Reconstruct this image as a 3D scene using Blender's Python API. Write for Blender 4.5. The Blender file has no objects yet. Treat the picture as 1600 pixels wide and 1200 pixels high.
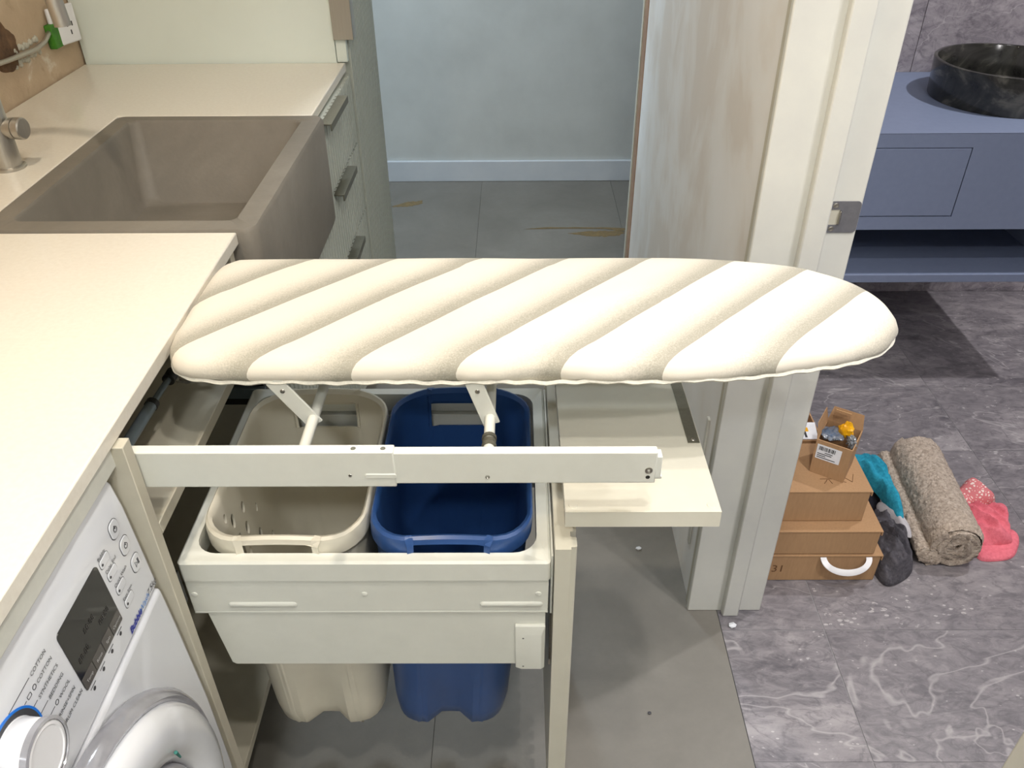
import bpy, bmesh, math, random
from mathutils import Vector, Matrix, noise as mnoise

random.seed(7)
SC = bpy.context.scene
COL = SC.collection

# ------------------------------------------------------------------ camera
cam_d = bpy.data.cameras.new('camera')
cam = bpy.data.objects.new('camera', cam_d)
COL.objects.link(cam)
cam_d.sensor_fit = 'HORIZONTAL'
cam_d.sensor_width = 36.0
cam_d.lens = 36.0 * 1293.0 / 1600.0
cam_d.clip_start = 0.02
_th, _ro, _ya = math.radians(35.287), math.radians(0.459), math.radians(-0.465)
_F = Vector((math.sin(_ya) * math.cos(_th), math.cos(_ya) * math.cos(_th), -math.sin(_th)))
_r = Vector((math.cos(_ya), -math.sin(_ya), 0))
_d = _F.cross(_r)
_r2 = _r * math.cos(_ro) + _d * math.sin(_ro)
_d2 = _d * math.cos(_ro) - _r * math.sin(_ro)
_M = Matrix((( _r2.x, -_d2.x, -_F.x, 0), (_r2.y, -_d2.y, -_F.y, 0), (_r2.z, -_d2.z, -_F.z, 1.44), (0, 0, 0, 1)))
cam.matrix_world = _M
SC.camera = cam

# ------------------------------------------------------------------ world, exposure
world = bpy.data.worlds.new('world')
SC.world = world
world.use_nodes = True
_bg = world.node_tree.nodes['Background']
_bg.inputs[0].default_value = (0.62, 0.78, 1.0, 1)
_bg.inputs[1].default_value = 3.0
SC.view_settings.view_transform = 'Standard'
SC.view_settings.look = 'None'
SC.view_settings.gamma = 1.0
SC.view_settings.use_curve_mapping = False
SC.view_settings.exposure = -0.16

# ------------------------------------------------------------------ lights (ceiling downlights, added fill lamps, hallway window)
CEIL = 2.40


def downlight_or_fill(loc, power, color, radius=0.035, spread=150):
    l = bpy.data.lights.new('downlight_or_fill', 'AREA')
    l.shape = 'DISK'
    l.size = radius * 2
    l.energy = power
    l.color = color
    l.spread = math.radians(spread)
    o = bpy.data.objects.new('downlight_or_fill', l)
    COL.objects.link(o)
    o.location = loc
    return o


WARM = (1.0, 0.87, 0.70)
NEUTRAL = (1.0, 0.96, 0.90)
COOL = (1.0, 0.965, 0.97)
DAY = (0.80, 0.90, 1.0)
downlight_or_fill((-0.50, 0.80, CEIL - 0.02), 8.0, WARM)      # laundry
downlight_or_fill((0.19, 0.05, CEIL - 0.02), 6.5, NEUTRAL)    # laundry, by the doorway
downlight_or_fill((0.27, 0.32, CEIL - 0.02), 6.5, NEUTRAL)
downlight_or_fill((-0.10, -0.80, CEIL - 0.02), 16, (0.95, 0.985, 1.0), 0.09)   # fill lamp added behind the viewer to brighten front faces
downlight_or_fill((0.85, 0.62, CEIL - 0.02), 10, COOL)        # bathroom
downlight_or_fill((1.75, 1.90, CEIL - 0.02), 18, COOL)
downlight_or_fill((1.30, -0.40, CEIL - 0.02), 20, COOL, 0.06)  # extra bathroom fill lamp, added to lift the vanity front
downlight_or_fill((-0.36, 2.68, CEIL - 0.02), 16, DAY, 0.10)   # hallway
wl = bpy.data.lights.new('hall_window_daylight', 'AREA')
wl.shape = 'RECTANGLE'
wl.size, wl.size_y = 0.8, 1.3
wl.energy = 25
wl.color = (0.72, 0.86, 1.0)
wlo = bpy.data.objects.new('hall_window_daylight', wl)
COL.objects.link(wlo)
wlo.location = (-2.56, 3.13, 1.45)
wlo.rotation_euler = (0, math.radians(-90), 0)


# ------------------------------------------------------------------ material helpers
def lin(c):
    c = c / 255.0
    return c / 12.92 if c <= 0.04045 else ((c + 0.055) / 1.055) ** 2.4


def L(rgb):
    return (lin(rgb[0]), lin(rgb[1]), lin(rgb[2]), 1.0)


class NT:
    def __init__(s, name):
        s.m = bpy.data.materials.new(name)
        s.m.use_nodes = True
        s.t = s.m.node_tree
        s.b = s.t.nodes['Principled BSDF']

    def n(s, typ, **k):
        o = s.t.nodes.new(typ)
        for a, v in k.items():
            setattr(o, a, v)
        return o

    def l(s, a, b):
        s.t.links.new(a, b)

    def pos(s, scale=(1, 1, 1), loc=(0, 0, 0), rot=(0, 0, 0)):
        g = s.n('ShaderNodeNewGeometry')
        mp = s.n('ShaderNodeMapping')
        mp.inputs['Scale'].default_value = scale
        mp.inputs['Location'].default_value = loc
        mp.inputs['Rotation'].default_value = rot
        s.l(g.outputs['Position'], mp.inputs['Vector'])
        return mp.outputs['Vector']

    def noise(s, vec, scale, detail=4, rough=0.55, dist=0.0):
        o = s.n('ShaderNodeTexNoise')
        o.inputs['Scale'].default_value = scale
        o.inputs['Detail'].default_value = detail
        o.inputs['Roughness'].default_value = rough
        o.inputs['Distortion'].default_value = dist
        s.l(vec, o.inputs['Vector'])
        return o.outputs['Fac']

    def ramp(s, fac, stops, interp='LINEAR'):
        o = s.n('ShaderNodeValToRGB')
        e = o.color_ramp.elements
        o.color_ramp.interpolation = interp
        e[0].position, e[0].color = stops[0]
        e[1].position, e[1].color = stops[-1]
        for p, c in stops[1:-1]:
            x = e.new(p)
            x.color = c
        s.l(fac, o.inputs['Fac'])
        return o.outputs['Color']

    def mix(s, fac, a, b, mode='MIX'):
        o = s.n('ShaderNodeMix', data_type='RGBA', blend_type=mode)
        for sock, v in ((o.inputs[0], fac), (o.inputs[6], a), (o.inputs[7], b)):
            if hasattr(v, 'is_linked'):
                s.l(v, sock)
            elif isinstance(v, (int, float)):
                sock.default_value = v
            else:
                sock.default_value = v
        return o.outputs[2]

    def math(s, op, a, b=None, clamp=False):
        o = s.n('ShaderNodeMath', operation=op, use_clamp=clamp)
        for i, v in enumerate((a, b)):
            if v is None:
                continue
            if hasattr(v, 'is_linked'):
                s.l(v, o.inputs[i])
            else:
                o.inputs[i].default_value = v
        return o.outputs[0]

    def bump(s, h, strength=0.2, dist=0.01):
        o = s.n('ShaderNodeBump')
        o.inputs['Strength'].default_value = strength
        o.inputs['Distance'].default_value = dist
        s.l(h, o.inputs['Height'])
        s.l(o.outputs['Normal'], s.b.inputs['Normal'])


W1 = (1, 1, 1, 1)
K0 = (0, 0, 0, 1)


def mat(name, rgb, rough=0.5, metal=0.0, spec=0.5, var=None, bump=None, coat=0.0, alpha=None, trans=0.0):
    s = NT(name)
    s.b.inputs['Base Color'].default_value = L(rgb)
    s.b.inputs['Roughness'].default_value = rough
    s.b.inputs['Metallic'].default_value = metal
    s.b.inputs['Specular IOR Level'].default_value = spec
    s.b.inputs['Coat Weight'].default_value = coat
    s.b.inputs['Transmission Weight'].default_value = trans
    if var:
        sc, rgb2 = var[0], var[1]
        scale = var[2] if len(var) > 2 else (1, 1, 1)
        f = s.noise(s.pos(scale), sc, 5, 0.6)
        c = s.ramp(f, [(0.3, L(rgb)), (0.7, L(rgb2))])
        s.l(c, s.b.inputs['Base Color'])
    if bump:
        h = s.noise(s.pos(bump[2] if len(bump) > 2 else (1, 1, 1)), bump[0], 4, 0.6)
        s.bump(h, bump[1], 0.004)
    return s.m


M = {}
M['stone'] = mat('engineered_stone', (236, 230, 217), 0.22, var=(140, (230, 223, 209)))
M['white_wall'] = mat('painted_wall', (214, 217, 214), 0.75, var=(3, (198, 201, 198)), bump=(180, 0.05))
M['ceiling'] = mat('ceiling_paint', (238, 236, 230), 0.9, var=(4, (232, 230, 224)))
M['trim'] = mat('painted_trim', (216, 216, 208), 0.45, var=(12, (208, 208, 202)), bump=(70, 0.04))
M['skirting'] = mat('skirting_paint', (214, 219, 224), 0.45, var=(8, (205, 211, 218)))
M['sage'] = mat('sage_lacquer', (186, 190, 180), 0.5, var=(25, (180, 184, 174)))
M['mint'] = mat('pale_mint_laminate', (232, 240, 232), 0.35, var=(6, (228, 236, 228)))
M['carcass'] = mat('white_melamine', (198, 192, 174), 0.5, var=(40, (192, 186, 168)))
M['carcass_edge'] = mat('melamine_edge_band', (214, 214, 204), 0.45, var=(60, (206, 206, 197)))
M['powder'] = mat('white_powder_coat', (226, 226, 216), 0.4, var=(30, (221, 221, 211)))
M['front_white'] = mat('cream_lacquer', (218, 214, 198), 0.38, var=(25, (213, 209, 193)))
M['bin_white'] = mat('cream_plastic', (226, 220, 202), 0.38, var=(20, (221, 214, 196)))
M['bin_blue'] = mat('blue_plastic', (48, 84, 142), 0.34, var=(20, (44, 79, 135)))
M['steel'] = mat('brushed_steel', (190, 187, 180), 0.36, 0.9, var=(400, (184, 180, 172), (1, 1, 0.03)))
M['dark_steel'] = mat('dull_steel_pull', (128, 126, 112), 0.45, 0.7, var=(200, (118, 116, 104)))
M['chrome'] = mat('zinc_screw', (190, 186, 176), 0.28, 1.0, var=(300, (170, 166, 158)))
M['black'] = mat('black_plastic', (22, 22, 20), 0.4, var=(60, (28, 28, 25)))
M['grey_strut'] = mat('grey_strut_paint', (120, 132, 138), 0.35, 0.4, var=(60, (112, 124, 130)))
M['vanity'] = mat('blue_grey_lacquer', (124, 136, 162), 0.5, var=(60, (120, 132, 158)))
M['basin'] = None
M['white_plastic'] = mat('white_plastic', (236, 236, 238), 0.3, var=(20, (231, 231, 234)))
M['appliance'] = mat('appliance_white', (226, 228, 232), 0.16, spec=0.6, coat=0.4, var=(8, (222, 224, 229)))
M['screen'] = mat('smoked_display', (42, 40, 38), 0.08, spec=0.6, var=(30, (36, 34, 33)))
M['screen_strip'] = mat('display_key_strip', (92, 88, 84), 0.25, var=(30, (84, 80, 77)))
M['ink'] = mat('grey_ink', (62, 62, 66), 0.5, var=(200, (56, 56, 60)))
M['ink_light'] = mat('light_ink', (190, 190, 188), 0.5, var=(200, (180, 180, 178)))
M['ink_faint'] = mat('faint_segment', (58, 56, 54), 0.4, var=(200, (52, 50, 48)))
M['ink_blue'] = mat('blue_ink', (28, 40, 150), 0.4, var=(200, (30, 44, 160)))
M['ink_sky'] = mat('sky_blue_ink', (70, 140, 215), 0.4, var=(200, (66, 134, 210)))
M['ring_blue'] = mat('blue_ring', (24, 120, 220), 0.3, var=(100, (20, 112, 210)))
M['clear_rim'] = mat('smoky_rim', (182, 182, 188), 0.10, 0.4, var=(40, (168, 168, 175)))
M['drum'] = mat('drum_metal', (150, 150, 146), 0.3, 0.9, var=(60, (120, 120, 118)))
M['glass'] = mat('door_glass', (206, 210, 208), 0.05, trans=0.85)
M['card'] = mat('kraft_board', (176, 140, 102), 0.8, var=(220, (166, 131, 95), (1, 1, 0.15)), bump=(300, 0.05))
M['card_in'] = mat('kraft_inside', (206, 164, 116), 0.8, var=(200, (196, 154, 108)))
M['card_ink'] = mat('brown_print', (110, 76, 46), 0.8, var=(200, (100, 70, 42)))
M['paper'] = mat('white_label', (232, 234, 238), 0.6, var=(90, (224, 227, 232)))
M['paper_ink'] = mat('label_ink', (40, 40, 44), 0.7, var=(200, (50, 50, 54)))
M['yellow'] = mat('yellow_packet', (240, 180, 20), 0.35, var=(60, (228, 160, 12)))
M['poly'] = mat('clear_poly_bag', (205, 208, 208), 0.12, trans=0.6, var=(60, (170, 180, 190)))
M['poly_blue'] = mat('blue_grey_poly', (70, 96, 128), 0.15, var=(50, (150, 150, 148)))
M['teal'] = mat('teal_terry', (44, 164, 192), 0.95, var=(120, (24, 128, 158)), bump=(400, 0.5))
M['char'] = mat('charcoal_jersey', (92, 90, 96), 0.9, var=(160, (60, 58, 66), (1, 0.2, 1)), bump=(300, 0.4))
M['navy_cloth'] = mat('black_cloth', (32, 32, 46), 0.9, var=(80, (24, 24, 34)), bump=(300, 0.4))
M['grey_cloth'] = mat('pale_grey_cotton', (198, 196, 200), 0.9, var=(60, (176, 174, 180)), bump=(300, 0.3))
M['pink'] = mat('pink_towel', (244, 132, 146), 0.95, var=(140, (226, 110, 126)), bump=(380, 0.5))
M['green'] = mat('green_foam', (70, 140, 34), 0.6, var=(60, (54, 112, 28)))
M['grout'] = mat('grout', (150, 148, 150), 0.9, var=(60, (132, 130, 134)))
M['screed'] = mat('grey_screed', (98, 95, 88), 0.9, var=(30, (88, 85, 78)))
M['adhesive'] = mat('yellow_adhesive', (138, 116, 76), 0.85, var=(60, (112, 98, 72)))
M['bead'] = mat('corner_bead_filler', (196, 192, 176), 0.8, var=(20, (186, 182, 168)))
M['tape'] = mat('brown_joint_tape', (150, 120, 98), 0.85, var=(18, (166, 136, 112)))


def m_concrete():
    s = NT('cast_concrete')
    v = s.pos()
    a = s.noise(v, 5, 6, 0.6, 0.4)
    c = s.ramp(a, [(0.25, L((112, 107, 98))), (0.5, L((126, 120, 110))), (0.78, L((142, 136, 125)))])
    f = s.noise(v, 160, 3, 0.6)
    c = s.mix(s.math('MULTIPLY', f, 0.25), c, L((106, 98, 86)))
    s.l(c, s.b.inputs['Base Color'])
    s.b.inputs['Roughness'].default_value = 0.6
    s.bump(s.noise(v, 90, 4, 0.6), 0.12, 0.004)
    return s.m


def m_floor():
    s = NT('grey_concrete_tile')
    v = s.pos()
    oi = s.n('ShaderNodeObjectInfo')
    a = s.noise(v, 2.6, 6, 0.62, 0.5)
    c = s.ramp(a, [(0.25, L((114, 110, 102))), (0.5, L((130, 126, 118))), (0.75, L((147, 143, 135)))])
    f = s.noise(v, 45, 5, 0.7)
    c = s.mix(s.math('MULTIPLY', f, 0.5), c, L((106, 103, 97)))
    c2 = s.mix(s.math('MULTIPLY', oi.outputs['Random'], 0.3), c, L((110, 106, 98)))
    s.l(c2, s.b.inputs['Base Color'])
    s.b.inputs['Roughness'].default_value = 0.5
    s.bump(s.noise(v, 130, 3, 0.6), 0.06, 0.003)
    return s.m


def m_marble(name, light, mid, dark, white, k=1.0):
    s = NT(name)
    oi = s.n('ShaderNodeObjectInfo')
    g = s.n('ShaderNodeNewGeometry')
    off = s.n('ShaderNodeCombineXYZ')
    s.l(s.math('MULTIPLY', oi.outputs['Random'], 37.0), off.inputs[0])
    s.l(s.math('MULTIPLY', oi.outputs['Random'], 91.0), off.inputs[1])
    s.l(s.math('MULTIPLY', oi.outputs['Random'], 53.0), off.inputs[2])
    va = s.n('ShaderNodeVectorMath', operation='ADD')
    s.l(g.outputs['Position'], va.inputs[0])
    s.l(off.outputs[0], va.inputs[1])
    mp = s.n('ShaderNodeMapping')
    mp.inputs['Rotation'].default_value = (0.3, 0.2, 0.5)
    mp.inputs['Scale'].default_value = (0.8, 1.5, 1.2)
    s.l(va.outputs[0], mp.inputs[0])
    v = mp.outputs[0]
    big = s.noise(v, 3.0 * k, 9, 0.66, 1.4)
    c = s.ramp(big, [(0.30, L(dark)), (0.45, L(mid)), (0.54, L(mid)), (0.68, L(light))])
    # banding contour lines
    band = s.noise(v, 3.2 * k, 6, 0.55, 2.2)
    w = s.math('FRACT', s.math('MULTIPLY', band, 7.0))
    e = s.ramp(w, [(0.0, W1), (0.10, K0), (0.9, K0), (1.0, W1)])
    c = s.mix(s.math('MULTIPLY', e, 0.45), c, L(dark))
    # fine mottling
    fine = s.noise(v, 26, 8, 0.72, 0.8)
    c = s.mix(s.ramp(fine, [(0.5, K0), (0.66, (0.55, 0.55, 0.55, 1))]), c, L(light))
    c = s.mix(s.ramp(fine, [(0.34, (0.6, 0.6, 0.6, 1)), (0.48, K0)]), c, L(dark))
    # pale thin veins
    vn = s.noise(v, 1.5, 5, 0.55, 1.0)
    d = s.math('ABSOLUTE', s.math('SUBTRACT', vn, 0.53))
    vm = s.ramp(d, [(0.0, (0.4, 0.4, 0.4, 1)), (0.002, K0), (1.0, K0)])
    c = s.mix(vm, c, L(white))
    # fossil specks
    vo = s.n('ShaderNodeTexVoronoi')
    vo.inputs['Scale'].default_value = 60
    vo.inputs['Randomness'].default_value = 1.0
    s.l(v, vo.inputs['Vector'])
    sel = s.noise(v, 5.0, 3, 0.5)
    sp = s.math('MULTIPLY', s.math('LESS_THAN', vo.outputs['Distance'], s.math('MULTIPLY', s.math('SUBTRACT', sel, 0.42), 1.1)), s.math('GREATER_THAN', fine, 0.52))
    c = s.mix(s.math('MULTIPLY', sp, 0.6), c, L(white))
    s.l(c, s.b.inputs['Base Color'])
    s.b.inputs['Roughness'].default_value = 0.42
    return s.m


def m_plaster():
    s = NT('patched_plaster')
    v = s.pos((1, 1, 0.7))
    a = s.noise(v, 4.2, 4, 0.55, 0.3)
    c = s.ramp(a, [(0.36, L((240, 240, 239))), (0.48, L((236, 235, 232))), (0.53, L((232, 229, 224))), (0.60, L((224, 218, 210)))])
    f = s.noise(s.pos((1, 1, 0.25)), 22, 4, 0.6)
    c = s.mix(s.math('MULTIPLY', f, 0.3), c, L((236, 234, 231)))
    s.l(c, s.b.inputs['Base Color'])
    s.b.inputs['Roughness'].default_value = 0.7
    s.bump(f, 0.06, 0.004)
    return s.m


def m_bareplaster():
    s = NT('bare_tan_plaster')
    v = s.pos()
    a = s.noise(v, 9, 5, 0.6, 0.3)
    c = s.ramp(a, [(0.3, L((190, 166, 138))), (0.55, L((200, 177, 149))), (0.62, L((204, 182, 155))), (0.68, L((222, 212, 194)))])
    b = s.noise(v, 14, 3, 0.6, 0.3)
    c = s.mix(s.ramp(b, [(0.3, (0.7, 0.7, 0.7, 1)), (0.4, K0)]), c, L((172, 146, 116)))
    s.l(c, s.b.inputs['Base Color'])
    s.b.inputs['Roughness'].default_value = 0.9
    s.bump(s.noise(v, 60, 5, 0.7), 0.4, 0.006)
    return s.m


def m_brick():
    return mat('broken_brick', (122, 92, 66), 0.95, var=(40, (84, 64, 48)), bump=(60, 0.8))


def m_stripe():
    # diagonal printed bands of the ironing cover: crisp on one side, fading into speckle on the other
    s = NT('striped_cotton_cover')
    g = s.n('ShaderNodeNewGeometry')
    sep = s.n('ShaderNodeSeparateXYZ')
    s.l(g.outputs['Position'], sep.inputs[0])
    d = s.math('SUBTRACT', sep.outputs[0], sep.outputs[1])          # constant along a band
    wob = s.noise(g.outputs['Position'], 6, 2, 0.5)
    d = s.math('ADD', d, s.math('MULTIPLY', s.math('SUBTRACT', wob, 0.5), 0.012))
    t = s.math('FRACT', s.math('DIVIDE', s.math('ADD', d, 1.236 + 0.1218 * 6), 0.1218))
    t = s.math('SUBTRACT', 1.0, t)
    t = s.math('SUBTRACT', 1.0, t)                                     # t=1 at the crisp edge
    sp = s.noise(g.outputs['Position'], 520, 2, 0.6)
    q = s.math('ADD', t, s.math('MULTIPLY', s.math('SUBTRACT', sp, 0.5), 0.9))
    f = s.ramp(q, [(0.42, K0), (0.95, W1)])
    fade = s.ramp(t, [(0.25, K0), (0.5, (0.45, 0.45, 0.45, 1)), (0.85, W1)])
    f = s.math('MULTIPLY', s.math('ADD', s.math('MULTIPLY', f, 0.65), s.math('MULTIPLY', fade, 0.35)), fade)
    c = s.mix(s.math('MULTIPLY', f, 0.9), L((226, 219, 204)), L((152, 148, 133)))
    s.l(c, s.b.inputs['Base Color'])
    s.b.inputs['Roughness'].default_value = 0.8
    s.b.inputs['Sheen Weight'].default_value = 0.1
    s.bump(s.noise(g.outputs['Position'], 700, 2, 0.5), 0.08, 0.002)
    return s.m


def m_basin():
    s = NT('black_marble_resin')
    v = s.pos()
    a = s.noise(v, 9, 6, 0.6, 1.5)
    c = s.ramp(a, [(0.35, L((30, 30, 29))), (0.52, L((54, 54, 50))), (0.66, L((100, 98, 90))), (0.74, L((46, 46, 43)))])
    s.l(c, s.b.inputs['Base Color'])
    s.b.inputs['Roughness'].default_value = 0.16
    return s.m


def m_floral():
    s = NT('pink_floral_cotton')
    v = s.pos()
    vo = s.n('ShaderNodeTexVoronoi', feature='DISTANCE_TO_EDGE')
    vo.inputs['Scale'].default_value = 120
    s.l(v, vo.inputs['Vector'])
    n2 = s.noise(v, 60, 3, 0.6)
    f = s.math('ADD', vo.outputs['Distance'], s.math('MULTIPLY', s.math('SUBTRACT', n2, 0.5), 0.5))
    c = s.ramp(f, [(0.10, L((216, 126, 130))), (0.2, L((214, 122, 126))), (0.26, L((246, 228, 220)))])
    s.l(c, s.b.inputs['Base Color'])
    s.b.inputs['Roughness'].default_value = 0.9
    return s.m


def m_rug():
    s = NT('beige_pile')
    v = s.pos()
    a = s.noise(v, 130, 5, 0.75)
    c = s.ramp(a, [(0.32, L((156, 140, 126))), (0.5, L((206, 190, 173))), (0.68, L((234, 222, 208)))])
    s.l(c, s.b.inputs['Base Color'])
    s.b.inputs['Roughness'].default_value = 1.0
    s.bump(s.noise(v, 240, 4, 0.7), 1.0, 0.006)
    return s.m


M['concrete'] = m_concrete()
M['floor'] = m_floor()
M['marble_floor'] = m_marble('grey_marble_floor_tile', (164, 159, 161), (126, 122, 126), (86, 83, 89), (206, 202, 202))
M['marble_wall'] = m_marble('grey_marble_wall_tile', (196, 190, 194), (160, 154, 160), (104, 100, 108), (222, 218, 220), 1.7)
M['plaster'] = m_plaster()
M['bare'] = m_bareplaster()
M['brick'] = m_brick()
M['cover'] = m_stripe()
M['basin'] = m_basin()
M['floral'] = m_floral()
M['rug'] = m_rug()


# ------------------------------------------------------------------ mesh helpers
def rrect(x0, x1, y0, y1, r, n=6):
    """Rounded rectangle, counter-clockwise, as (x, y) points."""
    pts = []
    for cx, cy, a0 in ((x1 - r, y1 - r, 0), (x0 + r, y1 - r, 90), (x0 + r, y0 + r, 180), (x1 - r, y0 + r, 270)):
        for i in range(n + 1):
            a = math.radians(a0 + 90.0 * i / n)
            pts.append((cx + r * math.cos(a), cy + r * math.sin(a)))
    return pts


class G:
    def __init__(s):
        s.bm = bmesh.new()

    def face(s, vs):
        try:
            return s.bm.faces.new(vs)
        except ValueError:
            return None

    def box(s, x0, x1, y0, y1, z0, z1):
        v = [s.bm.verts.new(p) for p in ((x0, y0, z0), (x1, y0, z0), (x1, y1, z0), (x0, y1, z0), (x0, y0, z1), (x1, y0, z1), (x1, y1, z1), (x0, y1, z1))]
        for f in ((0, 3, 2, 1), (4, 5, 6, 7), (0, 1, 5, 4), (1, 2, 6, 5), (2, 3, 7, 6), (3, 0, 4, 7)):
            s.face([v[i] for i in f])
        return s

    def obox(s, c, ax, ay, az, hx, hy, hz):
        """Box with centre c, unit axes and half sizes."""
        c, ax, ay, az = Vector(c), Vector(ax), Vector(ay), Vector(az)
        v = []
        for k in (-1, 1):
            for i, j in ((-1, -1), (1, -1), (1, 1), (-1, 1)):
                v.append(s.bm.verts.new(c + ax * hx * i + ay * hy * j + az * hz * k))
        for f in ((0, 3, 2, 1), (4, 5, 6, 7), (0, 1, 5, 4), (1, 2, 6, 5), (2, 3, 7, 6), (3, 0, 4, 7)):
            s.face([v[i] for i in f])
        return s

    def loops(s, lps, cap0=True, cap1=True, closed=True):
        rows = [[s.bm.verts.new(p) for p in lp] for lp in lps]
        n = len(rows[0])
        for a, b in zip(rows, rows[1:]):
            for i in range(n if closed else n - 1):
                j = (i + 1) % n
                s.face([a[i], a[j], b[j], b[i]])
        if cap0:
            s.face(rows[0][::-1])
        if cap1:
            s.face(rows[-1])
        return rows

    def prism(s, pts, axis, a0, a1):
        def P(p, a):
            return {'x': (a, p[0], p[1]), 'y': (p[0], a, p[1]), 'z': (p[0], p[1], a)}[axis]
        s.loops([[P(p, a0) for p in pts], [P(p, a1) for p in pts]])
        return s

    def tube(s, path, r, n=12, caps=True):
        path = [Vector(p) for p in path]
        rs = r if isinstance(r, (list, tuple)) else [r] * len(path)
        t0 = (path[1] - path[0]).normalized()
        up = Vector((0, 0, 1)) if abs(t0.z) < 0.9 else Vector((1, 0, 0))
        u = t0.cross(up).normalized()
        lps = []
        for i, p in enumerate(path):
            a = path[max(i - 1, 0)]
            b = path[min(i + 1, len(path) - 1)]
            t = (b - a).normalized()
            u = (u - t * u.dot(t)).normalized()
            w = t.cross(u)
            lps.append([p + (u * math.cos(2 * math.pi * k / n) + w * math.sin(2 * math.pi * k / n)) * rs[i] for k in range(n)])
        s.loops(lps, caps, caps)
        return s

    def lathe(s, c, axis, prof, n=32, cap0=True, cap1=True):
        """prof: list of (radius, distance along axis)."""
        c = Vector(c)
        t = Vector(axis).normalized()
        up = Vector((0, 0, 1)) if abs(t.z) < 0.9 else Vector((0, 1, 0))
        u = t.cross(up).normalized()
        w = t.cross(u)
        lps = [[c + t * h + (u * math.cos(2 * math.pi * k / n) + w * math.sin(2 * math.pi * k / n)) * r for k in range(n)] for r, h in prof]
        s.loops(lps, cap0, cap1)
        return s

    def mesh(s, name):
        bmesh.ops.recalc_face_normals(s.bm, faces=s.bm.faces)
        me = bpy.data.meshes.new(name)
        s.bm.to_mesh(me)
        s.bm.free()
        return me


def link(name, me, m, parent=None, smooth=None, bevel=0.0, seg=2):
    if m is not None:
        me.materials.clear()
        me.materials.append(M[m] if isinstance(m, str) else m)
    o = bpy.data.objects.new(name, me)
    COL.objects.link(o)
    if parent is not None:
        o.parent = parent
        o.matrix_parent_inverse = Matrix.Translation(-ROOT[parent.name]) if parent.name in ROOT else Matrix()
        if parent.name not in ROOT:
            ROOT[o.name] = Vector((0, 0, 0))
    if smooth is not None or bevel:
        for p in me.polygons:
            p.use_smooth = True
        me.set_sharp_from_angle(angle=math.radians(smooth or 35))
    if bevel:
        b = o.modifiers.new('bevel', 'BEVEL')
        b.width = bevel
        b.segments = seg
        b.limit_method = 'ANGLE'
        b.angle_limit = math.radians(40)
    return o


ROOT = {}


def build(g, name, m, parent=None, smooth=None, bevel=0.0, seg=2):
    return link(name, g.mesh(name), m, parent, smooth, bevel, seg)


def thing(name, label, cat, loc, group=None):
    o = bpy.data.objects.new(name, None)
    COL.objects.link(o)
    o.location = loc
    o.empty_display_size = 0.05
    ROOT[o.name] = Vector(loc)
    o['label'], o['category'] = label, cat
    if group:
        o['group'] = group
    return o


def tag(o, label, cat, group=None):
    o['label'], o['category'] = label, cat
    if group:
        o['group'] = group
    return o


def struct(o, label=None):
    o['kind'] = 'structure'
    if label:
        o['label'] = label
    return o


def box(name, m, b, parent=None, bevel=0.0015):
    return build(G().box(*b), name, m, parent, bevel=bevel)


def text_mesh(body, size, org, right, up, m, parent, name='lettering', shear=0.0, lift=0.0004, align='LEFT', bold=0.0):
    cu = bpy.data.curves.new('txt', 'FONT')
    cu.body = body
    cu.size = size
    cu.shear = shear
    cu.align_x = align
    cu.offset = bold
    cu.resolution_u = 3
    to = bpy.data.objects.new('txt', cu)
    COL.objects.link(to)
    dg = bpy.context.evaluated_depsgraph_get()
    me = bpy.data.meshes.new_from_object(to.evaluated_get(dg))
    bpy.data.objects.remove(to)
    bpy.data.curves.remove(cu)
    right, up = Vector(right).normalized(), Vector(up).normalized()
    nrm = right.cross(up)
    org = Vector(org)
    for v in me.vertices:
        v.co = org + right * v.co.x + up * v.co.y + nrm * lift
    return link(name, me, m, parent)


def apply_mods(o):
    dg = bpy.context.evaluated_depsgraph_get()
    me = bpy.data.meshes.new_from_object(o.evaluated_get(dg))
    o.modifiers.clear()
    o.data = me
    return o


def fluted_profile(y0, y1, xb, xf, pitch=0.024, gap=0.0065, depth=0.0048):
    """(x, y) outline of a ribbed front facing +X."""
    pts = [(xb, y0)]
    n = max(1, round((y1 - y0) / pitch))
    p = (y1 - y0) / n
    for i in range(n):
        a = y0 + i * p
        g2 = gap / 2
        pts += [(xf - depth, a + 0.0001), (xf - depth, a + g2), (xf - depth * 0.2, a + g2 * 1.15), (xf, a + g2 * 1.5), (xf, a + p - g2 * 1.5), (xf - depth * 0.2, a + p - g2 * 1.15), (xf - depth, a + p - g2)]
    pts += [(xf - depth, y1), (xb, y1)]
    return pts


# ================================================================== THE SETTING
# --- floor slab with two kinds of tile
floor = struct(box('floor', 'screed', (-2.6, 3.1, -1.3, 4.2, -0.08, -0.004), bevel=0), 'grey concrete tile floor meeting grey marble tiles at the doorway')
ROOT[floor.name] = Vector((0, 0, 0))


def tile_obj(name, m, x0, x1, y0, y1, gap, z0=-0.004, z1=0.0, parent=floor):
    return build(G().box(x0 + gap, x1 - gap, y0 + gap, y1 - gap, z0, z1), name, m, parent)


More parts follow.
